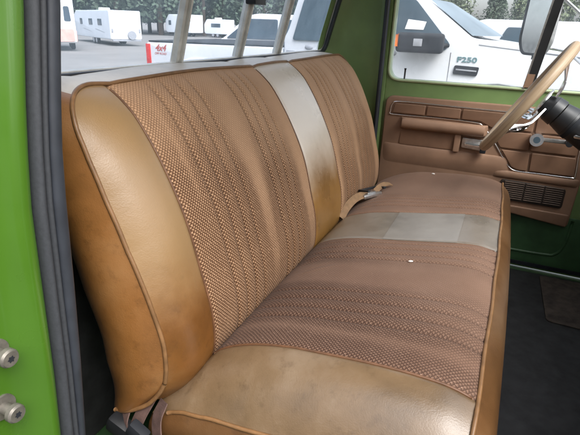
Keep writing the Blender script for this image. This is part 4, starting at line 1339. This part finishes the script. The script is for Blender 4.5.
C0 = Vector((0.44, -0.52))
def ring_tree(az, d, kind, h, wide, label, group):
    a = math.radians(az)      # azimuth left of +Y
    tree(kind, C0.x - math.sin(a) * d, C0.y + math.cos(a) * d, h, wide, label, group)
# dense wood seen through the rear window (left), lower wood seen through the door window (right)
for row, d in enumerate((66, 74, 84)):
    az = 21.0 + row * .7
    while az < 54:
        k = 'leafy' if random.random() < .28 else 'conifer'
        ring_tree(az, d + random.uniform(-3, 3), k, random.uniform(13, 19), random.uniform(.9, 1.3), 'tall dark conifer in the dense wood behind the trailers' if k == 'conifer' else 'broad leafy tree mixed into the dense wood behind the trailers', 'conifers in the wood behind the trailers' if k == 'conifer' else 'leafy trees in the wood behind the trailers')
        az += random.uniform(1.9, 2.7)
for row, d in enumerate((100, 112)):
    az = -12.0 + row * .8
    while az < 9.0:
        k = 'conifer' if random.random() < .55 else 'leafy'
        if not (3.4 < az < 6.6):
            ring_tree(az, d + random.uniform(-4, 4), k, random.uniform(8.0, 12.5), random.uniform(.9, 1.4), 'conifer in the lower treeline beyond the white hood' if k == 'conifer' else 'round leafy tree in the lower treeline beyond the white hood', 'conifers in the lower treeline' if k == 'conifer' else 'leafy trees in the lower treeline')
        az += random.uniform(1.6, 2.4)

# unseen conifer rows added behind the camera to block low sky light
for row, yy in enumerate((-15.0, -18.5)):
    xx = -30.0 + row
    while xx < 30:
        tree('conifer', xx, yy + random.uniform(-1, 1), random.uniform(8.5, 10.5), random.uniform(1.2, 1.6), 'unseen conifer added behind the camera to block low sky light', 'unseen conifers added to block light')
        xx += random.uniform(1.9, 2.6)

# ------------------------------------------------------------------ LIGHT
world = bpy.data.worlds.new('World'); scene.world = world
world.use_nodes = True
nt = world.node_tree
bg = nt.nodes['Background']
sky = node(nt, 'ShaderNodeTexSky')
sky.sky_type = 'NISHITA'
sky.sun_disc = False
sun_el, sun_az = math.radians(52), math.radians(125)
sky.sun_elevation = sun_el; sky.sun_rotation = sun_az
sky.air_density = 1.0; sky.dust_density = 4.0; sky.ozone_density = 1.0
hs_ = node(nt, 'ShaderNodeHueSaturation')
hs_.inputs['Saturation'].default_value = 0.30
L(nt, sky.outputs[0], hs_.inputs['Color'])
# overcast: brighter overhead than at the horizon
sz_ = node(nt, 'ShaderNodeSeparateXYZ'); L(nt, node(nt, 'ShaderNodeTexCoord').outputs['Generated'], sz_.inputs[0])
grad = math_n(nt, 'MULTIPLY_ADD', math_n(nt, 'MAXIMUM', sz_.outputs[2], 0.0), 0.80, 0.58)
hz_ = math_n(nt, 'MULTIPLY', math_n(nt, 'POWER', math_n(nt, 'SUBTRACT', 1.0, math_n(nt, 'ABSOLUTE', sz_.outputs[2])), 14.0), 0.35)
grad = math_n(nt, 'ADD', grad, hz_)
vm_ = node(nt, 'ShaderNodeVectorMath', operation='SCALE'); L(nt, hs_.outputs[0], vm_.inputs[0]); L(nt, grad, vm_.inputs['Scale'])
L(nt, vm_.outputs[0], bg.inputs['Color'])
bg.inputs['Strength'].default_value = 0.50
sd = bpy.data.lights.new('sun', 'SUN'); so = bpy.data.objects.new('sun', sd); COL.objects.link(so)
sd.energy = 0.36; sd.angle = math.radians(30); sd.color = (1.0, 0.98, 0.95)
# direction towards the sun: Nishita rotation is measured clockwise from +Y
dirv = Vector((math.sin(sun_az) * math.cos(sun_el), math.cos(sun_az) * math.cos(sun_el), math.sin(sun_el)))
so.rotation_euler = dirv.to_track_quat('Z', 'Y').to_euler()
so.location = (3, -4, 6)

scene.view_settings.view_transform = 'Standard'
scene.view_settings.look = 'None'
scene.view_settings.exposure = 0
scene.view_settings.gamma = 1
scene.cycles.max_bounces = 10
scene.cycles.transparent_max_bounces = 16
scene.cycles.use_denoising = True
